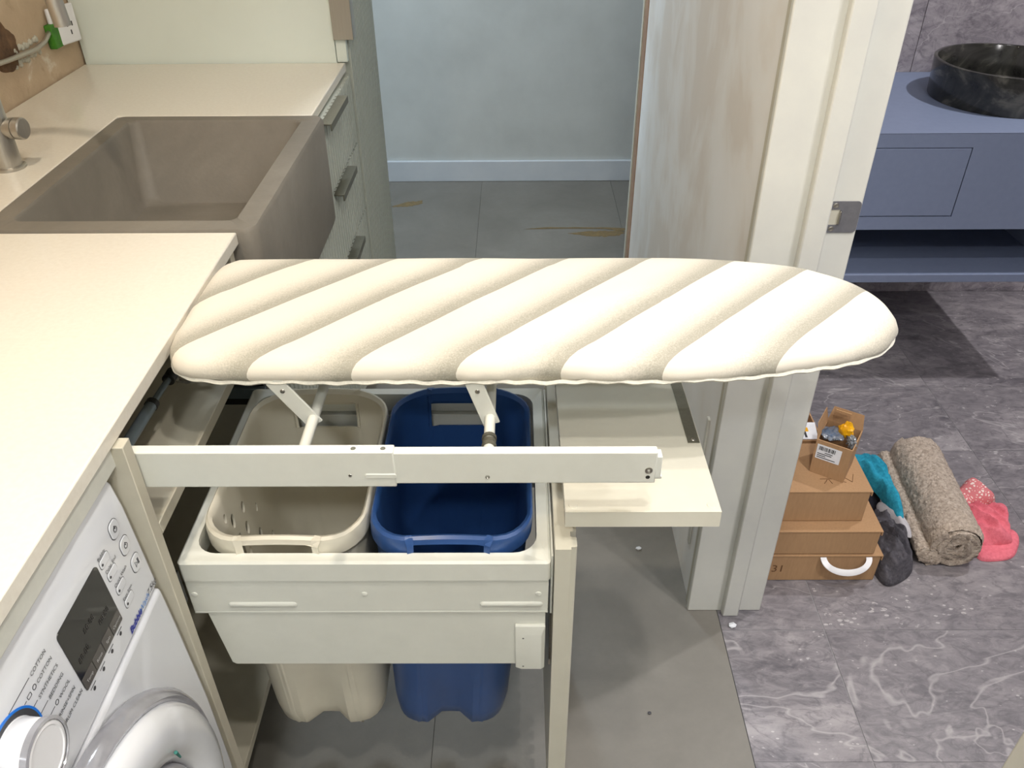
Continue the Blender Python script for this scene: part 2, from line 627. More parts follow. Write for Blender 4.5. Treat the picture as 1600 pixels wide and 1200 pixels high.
for i, xs in enumerate(((-1.29, -0.73), (-0.73, -0.16), (-0.16, 0.43))):
    for ys in ((-1.3, 0.35), (0.35, 2.72), (2.72, 3.7)):
        tile_obj('concrete_tile', 'floor', xs[0], xs[1], ys[0], ys[1], 0.0006)
for xs in ((-2.6, -1.86), (-1.86, -1.29), (0.43, 1.0), (1.0, 1.57), (1.57, 2.1)):
    tile_obj('concrete_tile', 'floor', xs[0], xs[1], 2.72, 3.7, 0.0006)
YJ = [2.598 - 0.2937 * k for k in range(0, 12)]
for xs in ((0.43, 0.647), (0.647, 1.222), (1.222, 1.797), (1.797, 2.372), (2.372, 2.8)):
    for a, b in zip(YJ, YJ[1:]):
        tile_obj('marble_tile', 'marble_floor', xs[0], xs[1], b, a, 0.0012)
gs = box('grout_bed', 'grout', (0.4308, 2.8, YJ[-1], 2.5975, -0.0039, -0.0010), floor, bevel=0)

# scraps of old adhesive stuck to the far floor


def smear(pts, h=0.0015):
    c = (sum(p[0] for p in pts) / len(pts), sum(p[1] for p in pts) / len(pts))
    out = []
    N = 60
    for i in range(N):
        t = i / N * len(pts)
        k = int(t)
        f = t - k
        a, b = pts[k], pts[(k + 1) % len(pts)]
        x, y = a[0] + (b[0] - a[0]) * f, a[1] + (b[1] - a[1]) * f
        j = 0.75 + 0.4 * random.random()
        out.append((c[0] + (x - c[0]) * (0.8 + 0.2 * j), c[1] + (y - c[1]) * j))
    g = G()
    g.loops([[(x, y, 0.0002) for x, y in out], [(c[0] + (x - c[0]) * 0.9, c[1] + (y - c[1]) * 0.85, h) for x, y in out]])
    return build(g, 'adhesive_smear', 'adhesive', floor)


smear([(-0.55, 3.36), (-0.47, 3.36), (-0.41, 3.40), (-0.415, 3.435), (-0.48, 3.42), (-0.52, 3.385)])
smear([(0.03, 3.13), (0.20, 3.135), (0.36, 3.13), (0.44, 3.10), (0.44, 3.14), (0.25, 3.15), (0.10, 3.148)])
smear([(0.20, 3.09), (0.30, 3.05), (0.40, 3.06), (0.44, 3.09), (0.42, 3.115), (0.30, 3.11)])

# --- laundry walls
wleft = struct(box('wall_left', 'bare', (-1.22, -1.09, -1.2, 2.62, 0, CEIL), bevel=0), 'bare tan plaster wall behind the benchtop')
ROOT[wleft.name] = Vector((0, 0, 0))
# chipped patch with brick showing and white broken edge
g = G()
ring = []
for i in range(40):
    a = 2 * math.pi * i / 40
    r = 1 + 0.28 * mnoise.noise(Vector((math.cos(a) * 2.2, math.sin(a) * 2.2, 3.1)))
    ring.append((1.845 + 0.052 * r * math.cos(a), 1.012 + 0.05 * r * math.sin(a)))
g.loops([[(-1.0898, y, z) for y, z in ring], [(-1.0860, 1.845 + (y - 1.845) * 0.9, 1.012 + (z - 1.012) * 0.9) for y, z in ring]])
build(g, 'exposed_brick_patch', 'brick', wleft)
for k in range(26):
    t = k / 25
    y = 1.87 + 0.11 * t + random.uniform(-0.005, 0.005)
    z = 0.985 + 0.008 * t + (0.012 if k % 2 else -0.014) + random.uniform(-0.004, 0.004)
    g = G()
    c = Vector((-1.088, y, z))
    bmesh.ops.create_icosphere(g.bm, subdivisions=1, radius=0.006 + 0.003 * random.random(), matrix=Matrix.Translation(c) @ Matrix.Diagonal((0.5, 1, 0.9, 1)))
    build(g, 'plaster_crumb', 'bead', wleft)

wright = struct(build(G().box(0.372, 0.518, 1.19, 2.58, 0, CEIL), 'wall_right', 'plaster'), 'half plastered partition wall beside the doorway')
ROOT[wright.name] = Vector((0, 0, 0))
box('corner_bead', 'bead', (0.366, 0.374, 2.556, 2.583, 0.0, CEIL), wright, bevel=0.001)
box('joint_tape', 'tape', (0.3695, 0.3725, 2.50, 2.556, 0.0, CEIL), wright, bevel=0.0005)
# filler ridges low on the wall by the jamb
box('filler_ridge', 'trim', (0.3675, 0.3725, 1.262, 1.276, 0.12, 0.46), wright, bevel=0.002)

wr2 = struct(box('wall_right_near', 'trim', (0.372, 0.518, -1.2, 0.352, 0, CEIL), bevel=0.002), 'cream painted wall end at the near side of the doorway')
struct(box('wall_right_header', 'plaster', (0.372, 0.518, 0.352, 1.19, 2.08, CEIL), bevel=0), 'wall over the bathroom doorway')
struct(box('wall_near', 'white_wall', (-1.22, 2.8, -1.3, -1.2, 0, CEIL), bevel=0), 'painted wall behind the viewer')
struct(box('wall_far', 'white_wall', (-2.6, 2.1, 3.665, 3.77, 0, CEIL), bevel=0), 'pale grey hallway wall')
struct(box('baseboard_far', 'skirting', (-2.6, 2.1, 3.650, 3.666, 0.0, 0.096), bevel=0.003), 'white skirting board on the hallway wall')
struct(box('wall_hall_end', 'white_wall', (2.1, 2.2, 2.60, 3.77, 0, CEIL), bevel=0), 'hallway end wall')
g = G()
g.box(-2.6, -2.5, 2.62, 3.77, 0, 0.75)
g.box(-2.6, -2.5, 2.62, 3.77, 2.15, CEIL)
g.box(-2.6, -2.5, 2.62, 2.70, 0.75, 2.15)
g.box(-2.6, -2.5, 3.56, 3.77, 0.75, 2.15)
struct(build(g, 'wall_hall_window', 'white_wall'), 'hallway wall around the window')
struct(box('wall_hall_near', 'white_wall', (-2.6, -1.22, 2.52, 2.62, 0, CEIL), bevel=0), 'hallway wall beside the tall cabinet')
struct(box('ceiling', 'ceiling', (-2.6, 2.9, -1.3, 3.77, CEIL, CEIL + 0.1), bevel=0), 'white plaster ceiling')
# hall window (left of the view)
wn = struct(box('window_1', 'trim', (-2.56, -2.53, 2.70, 2.74, 0.75, 2.15), bevel=0.002), 'hallway window')
ROOT[wn.name] = Vector((0, 0, 0))
for b in ((-2.56, -2.53, 3.52, 3.56, 0.75, 2.15), (-2.56, -2.53, 2.74, 3.52, 0.75, 0.79), (-2.56, -2.53, 2.74, 3.52, 2.11, 2.15)):
    box('window_frame', 'trim', b, wn)

# --- bathroom walls
for nm, b in (('wall_bath_far', (0.518, 2.8, 2.604, 2.72, 0, CEIL)), ('wall_bath_right', (2.7, 2.8, -1.3, 2.72, 0, CEIL))):
    w = struct(box(nm, 'grout', b, bevel=0), 'grey marble tiled bathroom wall')
    ROOT[w.name] = Vector((0, 0, 0))
    if nm == 'wall_bath_far':
        for x0, x1 in ((0.518, 0.592), (0.592, 1.192), (1.192, 1.792), (1.792, 2.392), (2.392, 2.70)):
            for z0, z1 in ((0.0, 0.62), (0.62, 1.22), (1.22, 1.82), (1.82, 2.40)):
                build(G().box(x0 + 0.001, x1 - 0.001, 2.596, 2.6045, z0 + 0.001, z1 - 0.001), 'marble_wall_tile', 'marble_wall', w)
    else:
        build(G().box(2.692, 2.7005, -1.2, 2.596, 0.0, CEIL), 'tile_facing', 'marble_wall', w)

# --- door frame of the bathroom doorway (far jamb, seen face on)
jamb = struct(build(G().box(0.366, 0.524, 1.182, 1.195, 0, 2.08), 'trim_1', 'trim', bevel=0.0025), 'white painted door jamb with stop and strike plate')
ROOT[jamb.name] = Vector((0, 0, 0))
box('jamb_lining', 'trim', (0.438, 0.473, 1.166, 1.183, 0.0, 2.07), jamb, bevel=0.003)
# architrave on the laundry side is a slim filler strip
box('edge_filler', 'bead', (0.3685, 0.3735, 1.1955, 1.215, 0.0, 2.08), jamb, bevel=0.001)
# strike plate with its latch hole
g = G()
outer = rrect(0.4735, 0.522, 0.889, 0.940, 0.006, 4)
hole = rrect(0.476, 0.4925, 0.902, 0.927, 0.003, 4)
o3 = lambda P, y: [(x, y, z) for x, z in P]
g.loops([o3(hole, 1.1835), o3(outer, 1.1835), o3(outer, 1.1802), o3(hole, 1.1802), o3(hole, 1.1835)], False, False)
sp = build(g, 'strike_plate', mat('dark_strike_plate', (122, 122, 126), 0.45, 0.3, var=(90, (110, 110, 116))), jamb, smooth=30)
box('latch_recess', 'bead', (0.4755, 0.4930, 1.1812, 1.1822, 0.9015, 0.9275), jamb, bevel=0)
box('latch_lip', 'chrome', (0.4905, 0.4935, 1.1765, 1.181, 0.904, 0.925), jamb, bevel=0.0008)
for z in (0.8955, 0.9335):
    g = G()
    g.lathe((0.4835, 1.1805, z), (0, -1, 0), [(0.0042, 0), (0.0042, 0.0006), (0.003, 0.0012), (0.0008, 0.0004)], 16)
    build(g, 'screw_head', 'chrome', jamb, smooth=30)

# ================================================================== BENCHTOP, SINK, TAP
CT0, CT1 = 0.88, 0.90
g = G()
g.prism([(-1.088, -0.9), (-0.43, -0.9), (-0.43, 1.168), (-0.838, 1.168), (-0.838, 1.742), (-0.43, 1.742), (-0.43, 2.163), (-1.088, 2.163)], 'z', CT0, CT1)
tag(build(g, 'benchtop', 'stone', bevel=0.002), 'cream stone benchtop wrapping around the concrete sink', 'benchtop')

g = G()
o_ = lambda x0, x1, y0, y1, r, z: [(x, y, z) for x, y in rrect(x0, x1, y0, y1, r, 7)]
XS0, XS1, YS0, YS1 = -0.837, -0.402, 1.172, 1.738
g.loops([
    o_(XS0 + 0.02, XS1 - 0.004, YS0 + 0.012, YS1 - 0.012, 0.02, 0.672),
    o_(XS0 + 0.01, XS1 - 0.001, YS0 + 0.004, YS1 - 0.004, 0.024, 0.682),
    o_(XS0, XS1, YS0, YS1, 0.022, 0.894),
    o_(XS0 + 0.004, XS1 - 0.004, YS0 + 0.004, YS1 - 0.004, 0.02, 0.9015),
    o_(XS0 + 0.038, XS1 - 0.040, YS0 + 0.036, YS1 - 0.030, 0.016, 0.9015),
    o_(XS0 + 0.042, XS1 - 0.044, YS0 + 0.040, YS1 - 0.034, 0.02, 0.896),
    o_(XS0 + 0.056, XS1 - 0.058, YS0 + 0.09, YS1 - 0.088, 0.028, 0.762),
    o_(XS0 + 0.066, XS1 - 0.068, YS0 + 0.10, YS1 - 0.100, 0.03, 0.750),
])
sink = thing('laundry_sink', 'grey cast concrete laundry sink with thick rim set in the benchtop', 'sink', (-0.62, 1.455, 0.672))
build(g, 'basin', 'concrete', sink, smooth=40)
g = G()
g.lathe((-0.62, 1.42, 0.7502), (0, 0, 1), [(0.034, 0), (0.034, 0.0015), (0.028, 0.002), (0.024, 0.0005), (0.008, 0.0005)], 24)
build(g, 'waste', 'steel', sink, smooth=30)

tap = thing('mixer_tap', 'brushed steel gooseneck mixer tap beside the concrete sink', 'tap', (-0.918, 1.446, 0.90))
g = G()
g.lathe((-0.918, 1.446, 0.90), (0, 0, 1), [(0.029, 0), (0.029, 0.004), (0.0265, 0.006), (0.0235, 0.0065), (0.0235, 0.12), (0.022, 0.124), (0.014, 0.126)], 32)
build(g, 'body', 'steel', tap, smooth=30)
path = [(-0.918, 1.446, 1.02), (-0.918, 1.446, 1.16)]
for i in range(0, 19):
    a = math.radians(180 - 172 * i / 18)
    path.append((-0.832 + 0.086 * math.cos(a), 1.446, 1.17 + 0.086 * math.sin(a)))
path += [(-0.744, 1.446, 1.14)]
g = G()
g.tube(path, 0.0135, 20)
build(g, 'spout', 'steel', tap, smooth=30)
g = G()
g.lathe((-0.90, 1.446, 0.972), (1, -0.1, 0), [(0.015, 0), (0.015, 0.010), (0.0185, 0.0105), (0.0185, 0.019), (0.0165, 0.0195), (0.0165, 0.0215), (0.0190, 0.022), (0.0190, 0.033), (0.017, 0.035)], 28)
build(g, 'control_knob', 'steel', tap, smooth=30)

# wall socket, half hanging out of its box
so = thing('power_outlet', 'white power outlet hanging from the bare plaster wall', 'outlet', (-1.075, 2.09, 0.97))
ux = Vector((0.96, -0.28, 0)).normalized()
yv = Vector((0.28, 0.96, 0)).normalized()
zv = Vector((0.0, 0, 1))
g = G()
g.obox(Vector((-1.070, 2.082, 1.010)), ux, yv, zv, 0.005, 0.042, 0.042)
plate = build(g, 'cover_plate', 'white_plastic', so, bevel=0.004, seg=3)
g = G()
g.obox(Vector((-1.070, 2.082, 1.010)) + ux * 0.0055 + yv * -0.02 + zv * 0.018, ux, yv, zv, 0.002, 0.007, 0.012)
build(g, 'switch', 'white_plastic', so, bevel=0.001)
for a, b in ((0.006, 0.0), (0.022, 0.0), (0.014, -0.018)):
    g = G()
    g.obox(Vector((-1.070, 2.082, 1.010)) + ux * 0.0053 + yv * a + zv * b, ux, yv, zv, 0.0006, 0.0015, 0.005)
    build(g, 'pin_slot', 'ink', so)
box('mounting_box', 'green', (-1.089, -1.072, 2.026, 2.090, 0.968, 1.020), so, bevel=0.002)
g = G()
g.tube([(-1.079, 1.45, 1.010), (-1.079, 1.70, 1.003), (-1.077, 1.82, 0.994), (-1.076, 1.94, 0.988), (-1.077, 1.99, 0.993), (-1.081, 2.03, 1.005)], 0.0055, 12)
tag(build(g, 'conduit_pipe', 'steel', smooth=30), 'thin metal conduit along the chipped plaster wall to the outlet', 'pipe')

# ================================================================== JOINERY PAST THE SINK
XF = -0.42
dc = thing('drawer_cabinet', 'sage ribbed drawer cabinet under the far benchtop', 'cabinet', (-0.7, 1.95, 0.0))
box('carcass', 'carcass', (-1.08, -0.441, 1.745, 2.160, 0.10, 0.879), dc)
box('toe_kick', 'sage', (-0.50, -0.485, 1.745, 2.160, 0.0, 0.10), dc)
for z0, z1, y0, y1 in ((0.706, 0.874, 1.765, 1.975), (0.517, 0.700, 1.800, 1.985), (0.105, 0.511, 1.86, 1.985)):
    g = G()
    g.prism(fluted_profile(1.747, 2.158, -0.440, XF), 'z', z0, z1)
    d = build(g, 'drawer_front', 'sage', dc)
    ROOT[d.name] = Vector((0, 0, 0))
    g = G()
    g.box(-0.430, -0.396, y0, y1, z1 - 0.004, z1 - 0.0005)
    g.box(-0.3995, -0.396, y0, y1, z1 - 0.016, z1 - 0.004)
    build(g, 'edge_pull', 'dark_steel', d, bevel=0.0005)

sb = thing('sink_cabinet', 'sage ribbed cabinet below the concrete sink', 'cabinet', (-0.7, 1.455, 0.0))
box('carcass', 'carcass', (-1.08, -0.462, 1.172, 1.743, 0.10, 0.66), sb)
box('toe_kick', 'sage', (-0.50, -0.485, 1.172, 1.743, 0.0, 0.10), sb)
for y0, y1 in ((1.175, 1.456), (1.460, 1.742)):
    g = G()
    g.prism(fluted_profile(y0, y1, -0.440, XF), 'z', 0.105, 0.655)
    build(g, 'door', 'sage', sb)

tc = thing('tall_cabinet', 'tall cabinet with pale mint side and sage ribbed door past the benchtop', 'cabinet', (-0.7, 2.38, 0.0))
box('side_panel', 'mint', (-1.086, -0.452, 2.166, 2.184, 0.0, 2.38), tc)
box('carcass', 'carcass', (-1.086, -0.445, 2.185, 2.590, 0.10, 2.38), tc)
box('end_panel', 'sage', (-1.086, -0.424, 2.592, 2.612, 0.0, 2.38), tc)
box('toe_kick', 'sage', (-0.50, -0.485, 2.185, 2.590, 0.0, 0.10), tc)
box('edge_strip', 'mint', (-0.4505, -0.4245, 2.168, 2.186, 0.9005, 2.38), tc, bevel=0.001)
g = G()
g.prism(fluted_profile(2.190, 2.610, -0.444, XF), 'z', 0.105, 2.38)
td = build(g, 'door', 'sage', tc)
ROOT[td.name] = Vector((0, 0, 0))
g = G()
g.box(-0.452, -0.402, 2.158, 2.166, 0.955, 1.9)
g.box(-0.420, -0.402, 2.166, 2.196, 0.955, 1.9)
build(g, 'door_pull', 'steel', tc, bevel=0.001)

# ================================================================== HAMPER / IRONING CABINET BESIDE THE WASHER
hc = thing('laundry_cabinet', 'white open cabinet carcass between the washing machine and the sink', 'cabinet', (-0.7, 0.92, 0.0))
box('side_panel', 'carcass', (-1.06, -0.42, 0.677, 0.695, 0.0, 0.879), hc, bevel=0.001)
box('side_panel', 'carcass', (-1.06, -0.438, 1.142, 1.160, 0.10, 0.879), hc, bevel=0.001)
box('shelf', 'carcass', (-1.05, -0.42, 0.6955, 1.1415, 0.732, 0.750), hc, bevel=0.001)
box('base_panel', 'carcass', (-1.05, -0.452, 0.6955, 1.1415, 0.122, 0.140), hc, bevel=0.001)
box('back_panel', 'carcass', (-1.068, -1.0605, 0.677, 1.160, 0.10, 0.879), hc, bevel=0)
box('toe_kick', 'black', (-0.51, -0.495, 0.6955, 1.1415, 0.0, 0.1215), hc, bevel=0)
for y0, y1 in ((0.6955, 0.709), (1.128, 1.1415)):
    box('slide_runner', 'black', (-0.95, -0.425, y0, y1, 0.60, 0.655), hc, bevel=0.001)
box('slide_runner', 'grey_strut', (-0.95, -0.421, 1.118, 1.128, 0.62, 0.64), hc, bevel=0.001)
for xx in (-0.47, -0.45):
    g = G()
    g.lathe((xx, 1.1278, 0.648), (0, -1, 0), [(0.004, 0), (0.004, 0.002)], 12)
    build(g, 'runner_screw', 'chrome', hc, smooth=30)

fp = thing('filler_rail', 'pale filler strip under the benchtop edge above the washing machine', 'trim', (-0.45, -0.1, 0.845))
box('rail', 'carcass_edge', (-0.462, -0.434, -0.88, 0.694, 0.853, 0.8795), fp, bevel=0.0015)
box('shadow_lip', 'carcass_edge', (-0.462, -0.4395, -0.88, 0.6765, 0.846, 0.853), fp, bevel=0.001)

# ------------------------------------------------------------------ pull-out hamper
hp = thing('hamper_pullout', 'white pull-out hamper frame with ribbed front drawn out of the cabinet', 'hamper', (-0.19, 0.89, 0.455))
HX0, HX1, HY0, HY1, HZ = -0.427, 0.041, 0.711, 1.086, 0.665
g = G()
outer = rrect(HX0, HX1, HY0, HY1, 0.006, 6)
inner = rrect(HX0 + 0.016, HX1 - 0.017, HY0 + 0.0165, HY1 - 0.018, 0.03, 6)
innerb = rrect(HX0 + 0.0165, HX1 - 0.0175, HY0 + 0.0170, HY1 - 0.0185, 0.03, 6)
z3 = lambda P, z: [(x, y, z) for x, y in P]
g.loops([z3(outer, 0.632), z3(outer, HZ - 0.003), z3(rrect(HX0 + 0.003, HX1 - 0.003, HY0 + 0.003, HY1 - 0.003, 0.006, 6), HZ), z3(inner, HZ), z3(innerb, HZ - 0.003), z3(innerb, 0.632), z3(outer, 0.632)], False, False)
build(g, 'top_frame', 'powder', hp, smooth=40)
g = G()
g.box(HX0 + 0.001, HX1 - 0.002, HY0 + 0.003, HY0 + 0.006, 0.570, 0.634)
g.box(HX0 + 0.001, HX1 - 0.002, HY0 + 0.003, HY0 + 0.030, 0.566, 0.570)
rail1 = build(g, 'side_rail', 'powder', hp, bevel=0.001)
ROOT[rail1.name] = Vector((0, 0, 0))
for x in (-0.418, -0.198, 0.026):
    g = G()
    g.lathe((x, HY0 + 0.003, 0.6035), (0, -1, 0), [(0.0042, 0), (0.0038, 0.0012), (0.002, 0.0018)], 14)
    build(g, 'rivet', 'powder', rail1, smooth=50)
for x0, x1 in ((-0.378, -0.288), (-0.050, 0.032)):
    g = G()
    P = rrect(x0, x1, 0.5785, 0.5885, 0.0049, 6)
    P2 = rrect(x0 + 0.002, x1 - 0.002, 0.5805, 0.5865, 0.0029, 6)
    g.loops([[(x, HY0 + 0.003, z) for x, z in P], [(x, HY0 + 0.0008, z) for x, z in P2]])
    build(g, 'embossed_rib', 'powder', rail1, smooth=50)
g = G()
g.prism([(-0.411, 0.5665), (0.036, 0.5665), (0.036, 0.4545), (-0.394, 0.4545), (-0.399, 0.459)], 'y', HY0 + 0.006, HY0 + 0.010)
build(g, 'side_panel', 'powder', hp, bevel=0.001)
g = G()
g.prism([(-0.411, 0.634), (0.036, 0.634), (0.036, 0.4545), (-0.399, 0.459)], 'y', HY1 - 0.008, HY1 - 0.004)
build(g, 'side_panel', 'powder', hp, bevel=0.001)
g = G()
for z0, z1, d in ((0.600, 0.625, 0.012), (0.575, 0.600, 0.006)):
    g.box(HX0 + 0.002, HX1 - 0.002, HY1 - 0.008 - d, HY1 - 0.008, z0, z1)
build(g, 'side_rail', 'powder', hp, bevel=0.001)
g = G()
P0 = [(-0.004, 0.4535), (0.036, 0.4535), (0.036, 0.541), (-0.004, 0.541)]
P1 = [(0.0045, 0.4545), (0.031, 0.4545), (0.031, 0.528), (0.0045, 0.528)]
g.loops([[(x, HY0 + 0.006, z) for x, z in P0], [(x, HY0 + 0.001, z) for x, z in P0], [(x, HY0 - 0.003, z) for x, z in P1]])
cap = build(g, 'bracket_cover', 'powder', hp, bevel=0.0008)
ROOT[cap.name] = Vector((0, 0, 0))
for z in (0.521, 0.461):
    g = G()
    g.lathe((0.0065, HY0 - 0.0026, z), (0, -1, 0), [(0.0013, 0), (0.0013, 0.0004)], 10)
    build(g, 'pin_hole', 'black', cap)
g = G()
g.box(HX1 + 0.0005, HX1 + 0.0035, HY0 + 0.008, HY1 - 0.01, 0.46, 0.668)
build(g, 'front_bracket', 'powder', hp, bevel=0.0008)
for y0, y1 in ((HY0 + 0.008, HY0 + 0.02), (HY1 - 0.03, HY1 - 0.02)):
    box('adjuster_plate', 'chrome', (HX1 + 0.0005, HX1 + 0.004, y0, y1, 0.45, 0.56), hp, bevel=0.0005)
# ribbed front, seen end on
g = G()
g.prism(fluted_profile(0.706, 1.148, HX1 + 0.0045, 0.0725, 0.0265, 0.008, 0.0075), 'z', 0.125, 0.693)
fr = build(g, 'ribbed_front', 'front_white', hp)
ROOT[fr.name] = Vector((0, 0, 0))

# ------------------------------------------------------------------ bins


def make_bin(name, label, m, x0, x1, y0, y1, ztop, zbot, holes, lean=0.0):
    root = thing(name, label, 'laundry bin', ((x0 + x1) / 2, (y0 + y1) / 2, zbot), 'bins in the pull-out hamper')
    cx, cy = (x0 + x1) / 2, (y0 + y1) / 2
    hw = 0.052

    def loop(inx, iny, r, z, lift=0.0, corr=0.0):
        a0, a1, b0, b1 = x0 + inx, x1 - inx, y0 + iny, y1 - iny
        pts = []
        n = 7

        def arc(px, py, s):
            for i in range(n + 1):
                a = math.radians(s + 90 * i / n)
                pts.append((px + r * math.cos(a), py + r * math.sin(a)))
        arc(a1 - r, b1 - r, 0)
        for t in (0.8, 1.0, 0.7, 0.3, 0.0, -0.3, -0.7, -1.0):
            pts.append((cx + hw * (t if abs(t) != 0.8 else 1.0 + 0.12), b1)) if t != 0.8 else None
        arc(a0 + r, b1 - r, 90)
        for t in (0.5, 0.0, -0.5):
            pts.append((a0, cy + t * (b1 - b0) * 0.5))
        arc(a0 + r, b0 + r, 180)
        for t in (-1.0, -0.7, -0.3, 0.0, 0.3, 0.7, 1.0):
            pts.append((cx + hw * t, b0))
        arc(a1 - r, b0 + r, 270)
        for t in (-0.5, 0.0, 0.5):
            pts.append((a1, cy + t * (b1 - b0) * 0.5))
        out = []
        for x, y in pts:
            u = (x - cx) / (a1 - a0) * 2
            v = (y - cy) / (b1 - b0) * 2
            dz = lift * max(0.0, 1 - (u / 0.75) ** 2) * (abs(v) > 0.9)
            k = 0.0
            if corr and abs(v) > 0.97:
                k = corr * max(0.0, 1 - (u / 0.42) ** 4)
            if corr and abs(u) > 0.97:
                k = 0.0
            out.append((x + lean * (ztop - z) / (ztop - zbot), y + (k if v < 0 else -k), z + dz))
        return out
    H = ztop - zbot
    lv = []
    # outside going up: (inset x, inset y, radius, z, lift, corrugation)
    zs = [(0.028, 0.046, 0.045, zbot + 0.011, 0, 0.02), (0.023, 0.038, 0.046, zbot + 0.028, 0, 0.02), (0.019, 0.034, 0.05, zbot + 0.06, 0, 0.018), (0.015, 0.030, 0.055, zbot + 0.16, 0, 0.012),
          (0.012, 0.025, 0.058, zbot + 0.27, 0, 0.006), (0.010, 0.0185, 0.05, zbot + 0.37, 0, 0), (0.009, 0.017, 0.05, ztop - 0.062, 0, 0),
          (0.0085, 0.0165, 0.05, ztop - 0.046, 0, 0), (0.008, 0.0155, 0.05, ztop - 0.016, 0.002, 0), (0.0065, 0.014, 0.052, ztop - 0.004, 0.005, 0),
          (0.003, 0.007, 0.056, ztop, 0.006, 0), (0.001, 0.002, 0.058, ztop - 0.002, 0.006, 0), (0.0, 0.0, 0.059, ztop - 0.008, 0.005, 0), (0.0, 0.0, 0.059, ztop - 0.027, 0.0, 0)]
    g = G()
    rows = []
    for a in zs:
        rows.append([g.bm.verts.new(p) for p in loop(*a)])
    n = len(rows[0])
    k0 = 8
    hole_far = range(k0, k0 + 6)
    near0 = 8 + 7 + 8 + 3 + 8
    hole_near = range(near0, near0 + 6)
    for ri, (a, b) in enumerate(zip(rows, rows[1:])):
        for i in range(n):
            j = (i + 1) % n
            if ri == 7 and (i in hole_far or i in hole_near):
                continue
            if ri == 6 and (i in hole_far or i in hole_near):
                continue
            if ri == 12 and i in hole_near:
                continue
            g.face([a[i], a[j], b[j], b[i]])
    # foot: four rounded feet under a raised belly
    lo = loop(0.040, 0.062, 0.04, zbot + 0.004, 0, 0.02)
    base = []
    for i_, (x, y, z) in enumerate(lo):
        u = abs((x - lean - cx) / (x1 - x0) * 2)
        v = abs((y - cy) / (y1 - y0) * 2)
        uu = min(1.0, max(0.0, (u - 0.30) / 0.34))
        vv = min(1.0, max(0.0, (v - 0.35) / 0.3))
        lift = 0.013 * (1 - min(uu * uu * (3 - 2 * uu), vv * vv * (3 - 2 * vv)))
        base.append(g.bm.verts.new((x, y, zbot + 0.001 + lift)))
        rows[0][i_].co.z += lift * 0.9
        rows[1][i_].co.z += lift * 0.5
    for i in range(n):
        j = (i + 1) % n
        g.face([base[i], base[j], rows[0][j], rows[0][i]])
    c = g.bm.verts.new((cx, cy, zbot + 0.016))
    for i in range(n):
        g.face([base[(i + 1) % n], base[i], c])
    o = build(g, 'tub', m, root)
    tot = sum((Vector((p.center.x - cx, p.center.y - cy, 0)).dot(p.normal)) for p in o.data.polygons if zbot + 0.1 < p.center.z < ztop - 0.08)
    if tot > 0:
        o.data.flip_normals()
    so_ = o.modifiers.new('solid', 'SOLIDIFY')
    so_.thickness = 0.0034
    so_.offset = -1.0
    if holes:
        gg = G()
        for side in (-1, 1):
            xx = x0 + 0.02 if side < 0 else x1 - 0.02
            for (y, z, ry, rz) in holes:
                gg.loops([[(xx + dx, y + ry * math.cos(2 * math.pi * k / 14), z + rz * math.sin(2 * math.pi * k / 14)) for k in range(14)] for dx in (-0.03, 0.03)])
        cut = link('cutter', gg.mesh('cutter'), None)
        bo = o.modifiers.new('cut', 'BOOLEAN')
        bo.operation = 'DIFFERENCE'
        bo.object = cut
        bo.solver = 'EXACT'
        apply_mods(o)
        bpy.data.objects.remove(cut)
    else:
        apply_mods(o)
    for p in o.data.polygons:
        p.use_smooth = True
    o.data.set_sharp_from_angle(angle=math.radians(38))
    return root


HOLES = []
for (y, z, s) in ((0.814, 0.640, 0.8), (0.834, 0.616, 1.2), (0.875, 0.604, 1.0), (0.871, 0.567, 1.15), (0.918, 0.563, 0.8), (0.908, 0.516, 1.2), (0.841, 0.577, 0.8), (0.80, 0.575, 1.0),
                  (0.860, 0.53, 0.8), (0.80, 0.53, 1.0), (0.835, 0.50, 1.1), (0.95, 0.47, 1.0), (0.87, 0.48, 1.0), (0.82, 0.45, 1.0), (0.90, 0.43, 0.8), (0.80, 0.40, 1.0), (0.83, 0.37, 1.2), (0.815, 0.335, 1.0)):
    HOLES.append((y, z, 0.0052 * s, 0.0105 * s))
make_bin('laundry_bin', 'cream plastic laundry bin with oval vent holes, beside the washing machine', 'bin_white', -0.408, -0.197, 0.7285, 1.058, 0.682, 0.208, HOLES)
make_bin('laundry_bin', 'blue plastic laundry bin nearer the ribbed hamper front', 'bin_blue', -0.193, 0.020, 0.7285, 1.060, 0.682, 0.208, None, -0.024)

# ------------------------------------------------------------------ pull-out ironing board
ib = thing('ironing_board', 'pull-out ironing board with cream diagonally striped cover on telescopic rails', 'ironing board', (0.0, 0.92, 0.80))
ctrl = [(-0.4285, 0.955), (-0.4285, 0.872), (-0.421, 0.833), (-0.397, 0.808), (-0.35, 0.799), (-0.25, 0.797), (0.023, 0.796), (0.20, 0.798), (0.285, 0.806), (0.369, 0.823), (0.439, 0.848), (0.476, 0.885),
        (0.484, 0.923), (0.478, 0.962), (0.457, 1.000), (0.424, 1.028), (0.385, 1.050), (0.30, 1.070), (0.18, 1.079), (0.02, 1.080), (-0.20, 1.080), (-0.375, 1.080), (-0.412, 1.068), (-0.427, 1.036)]


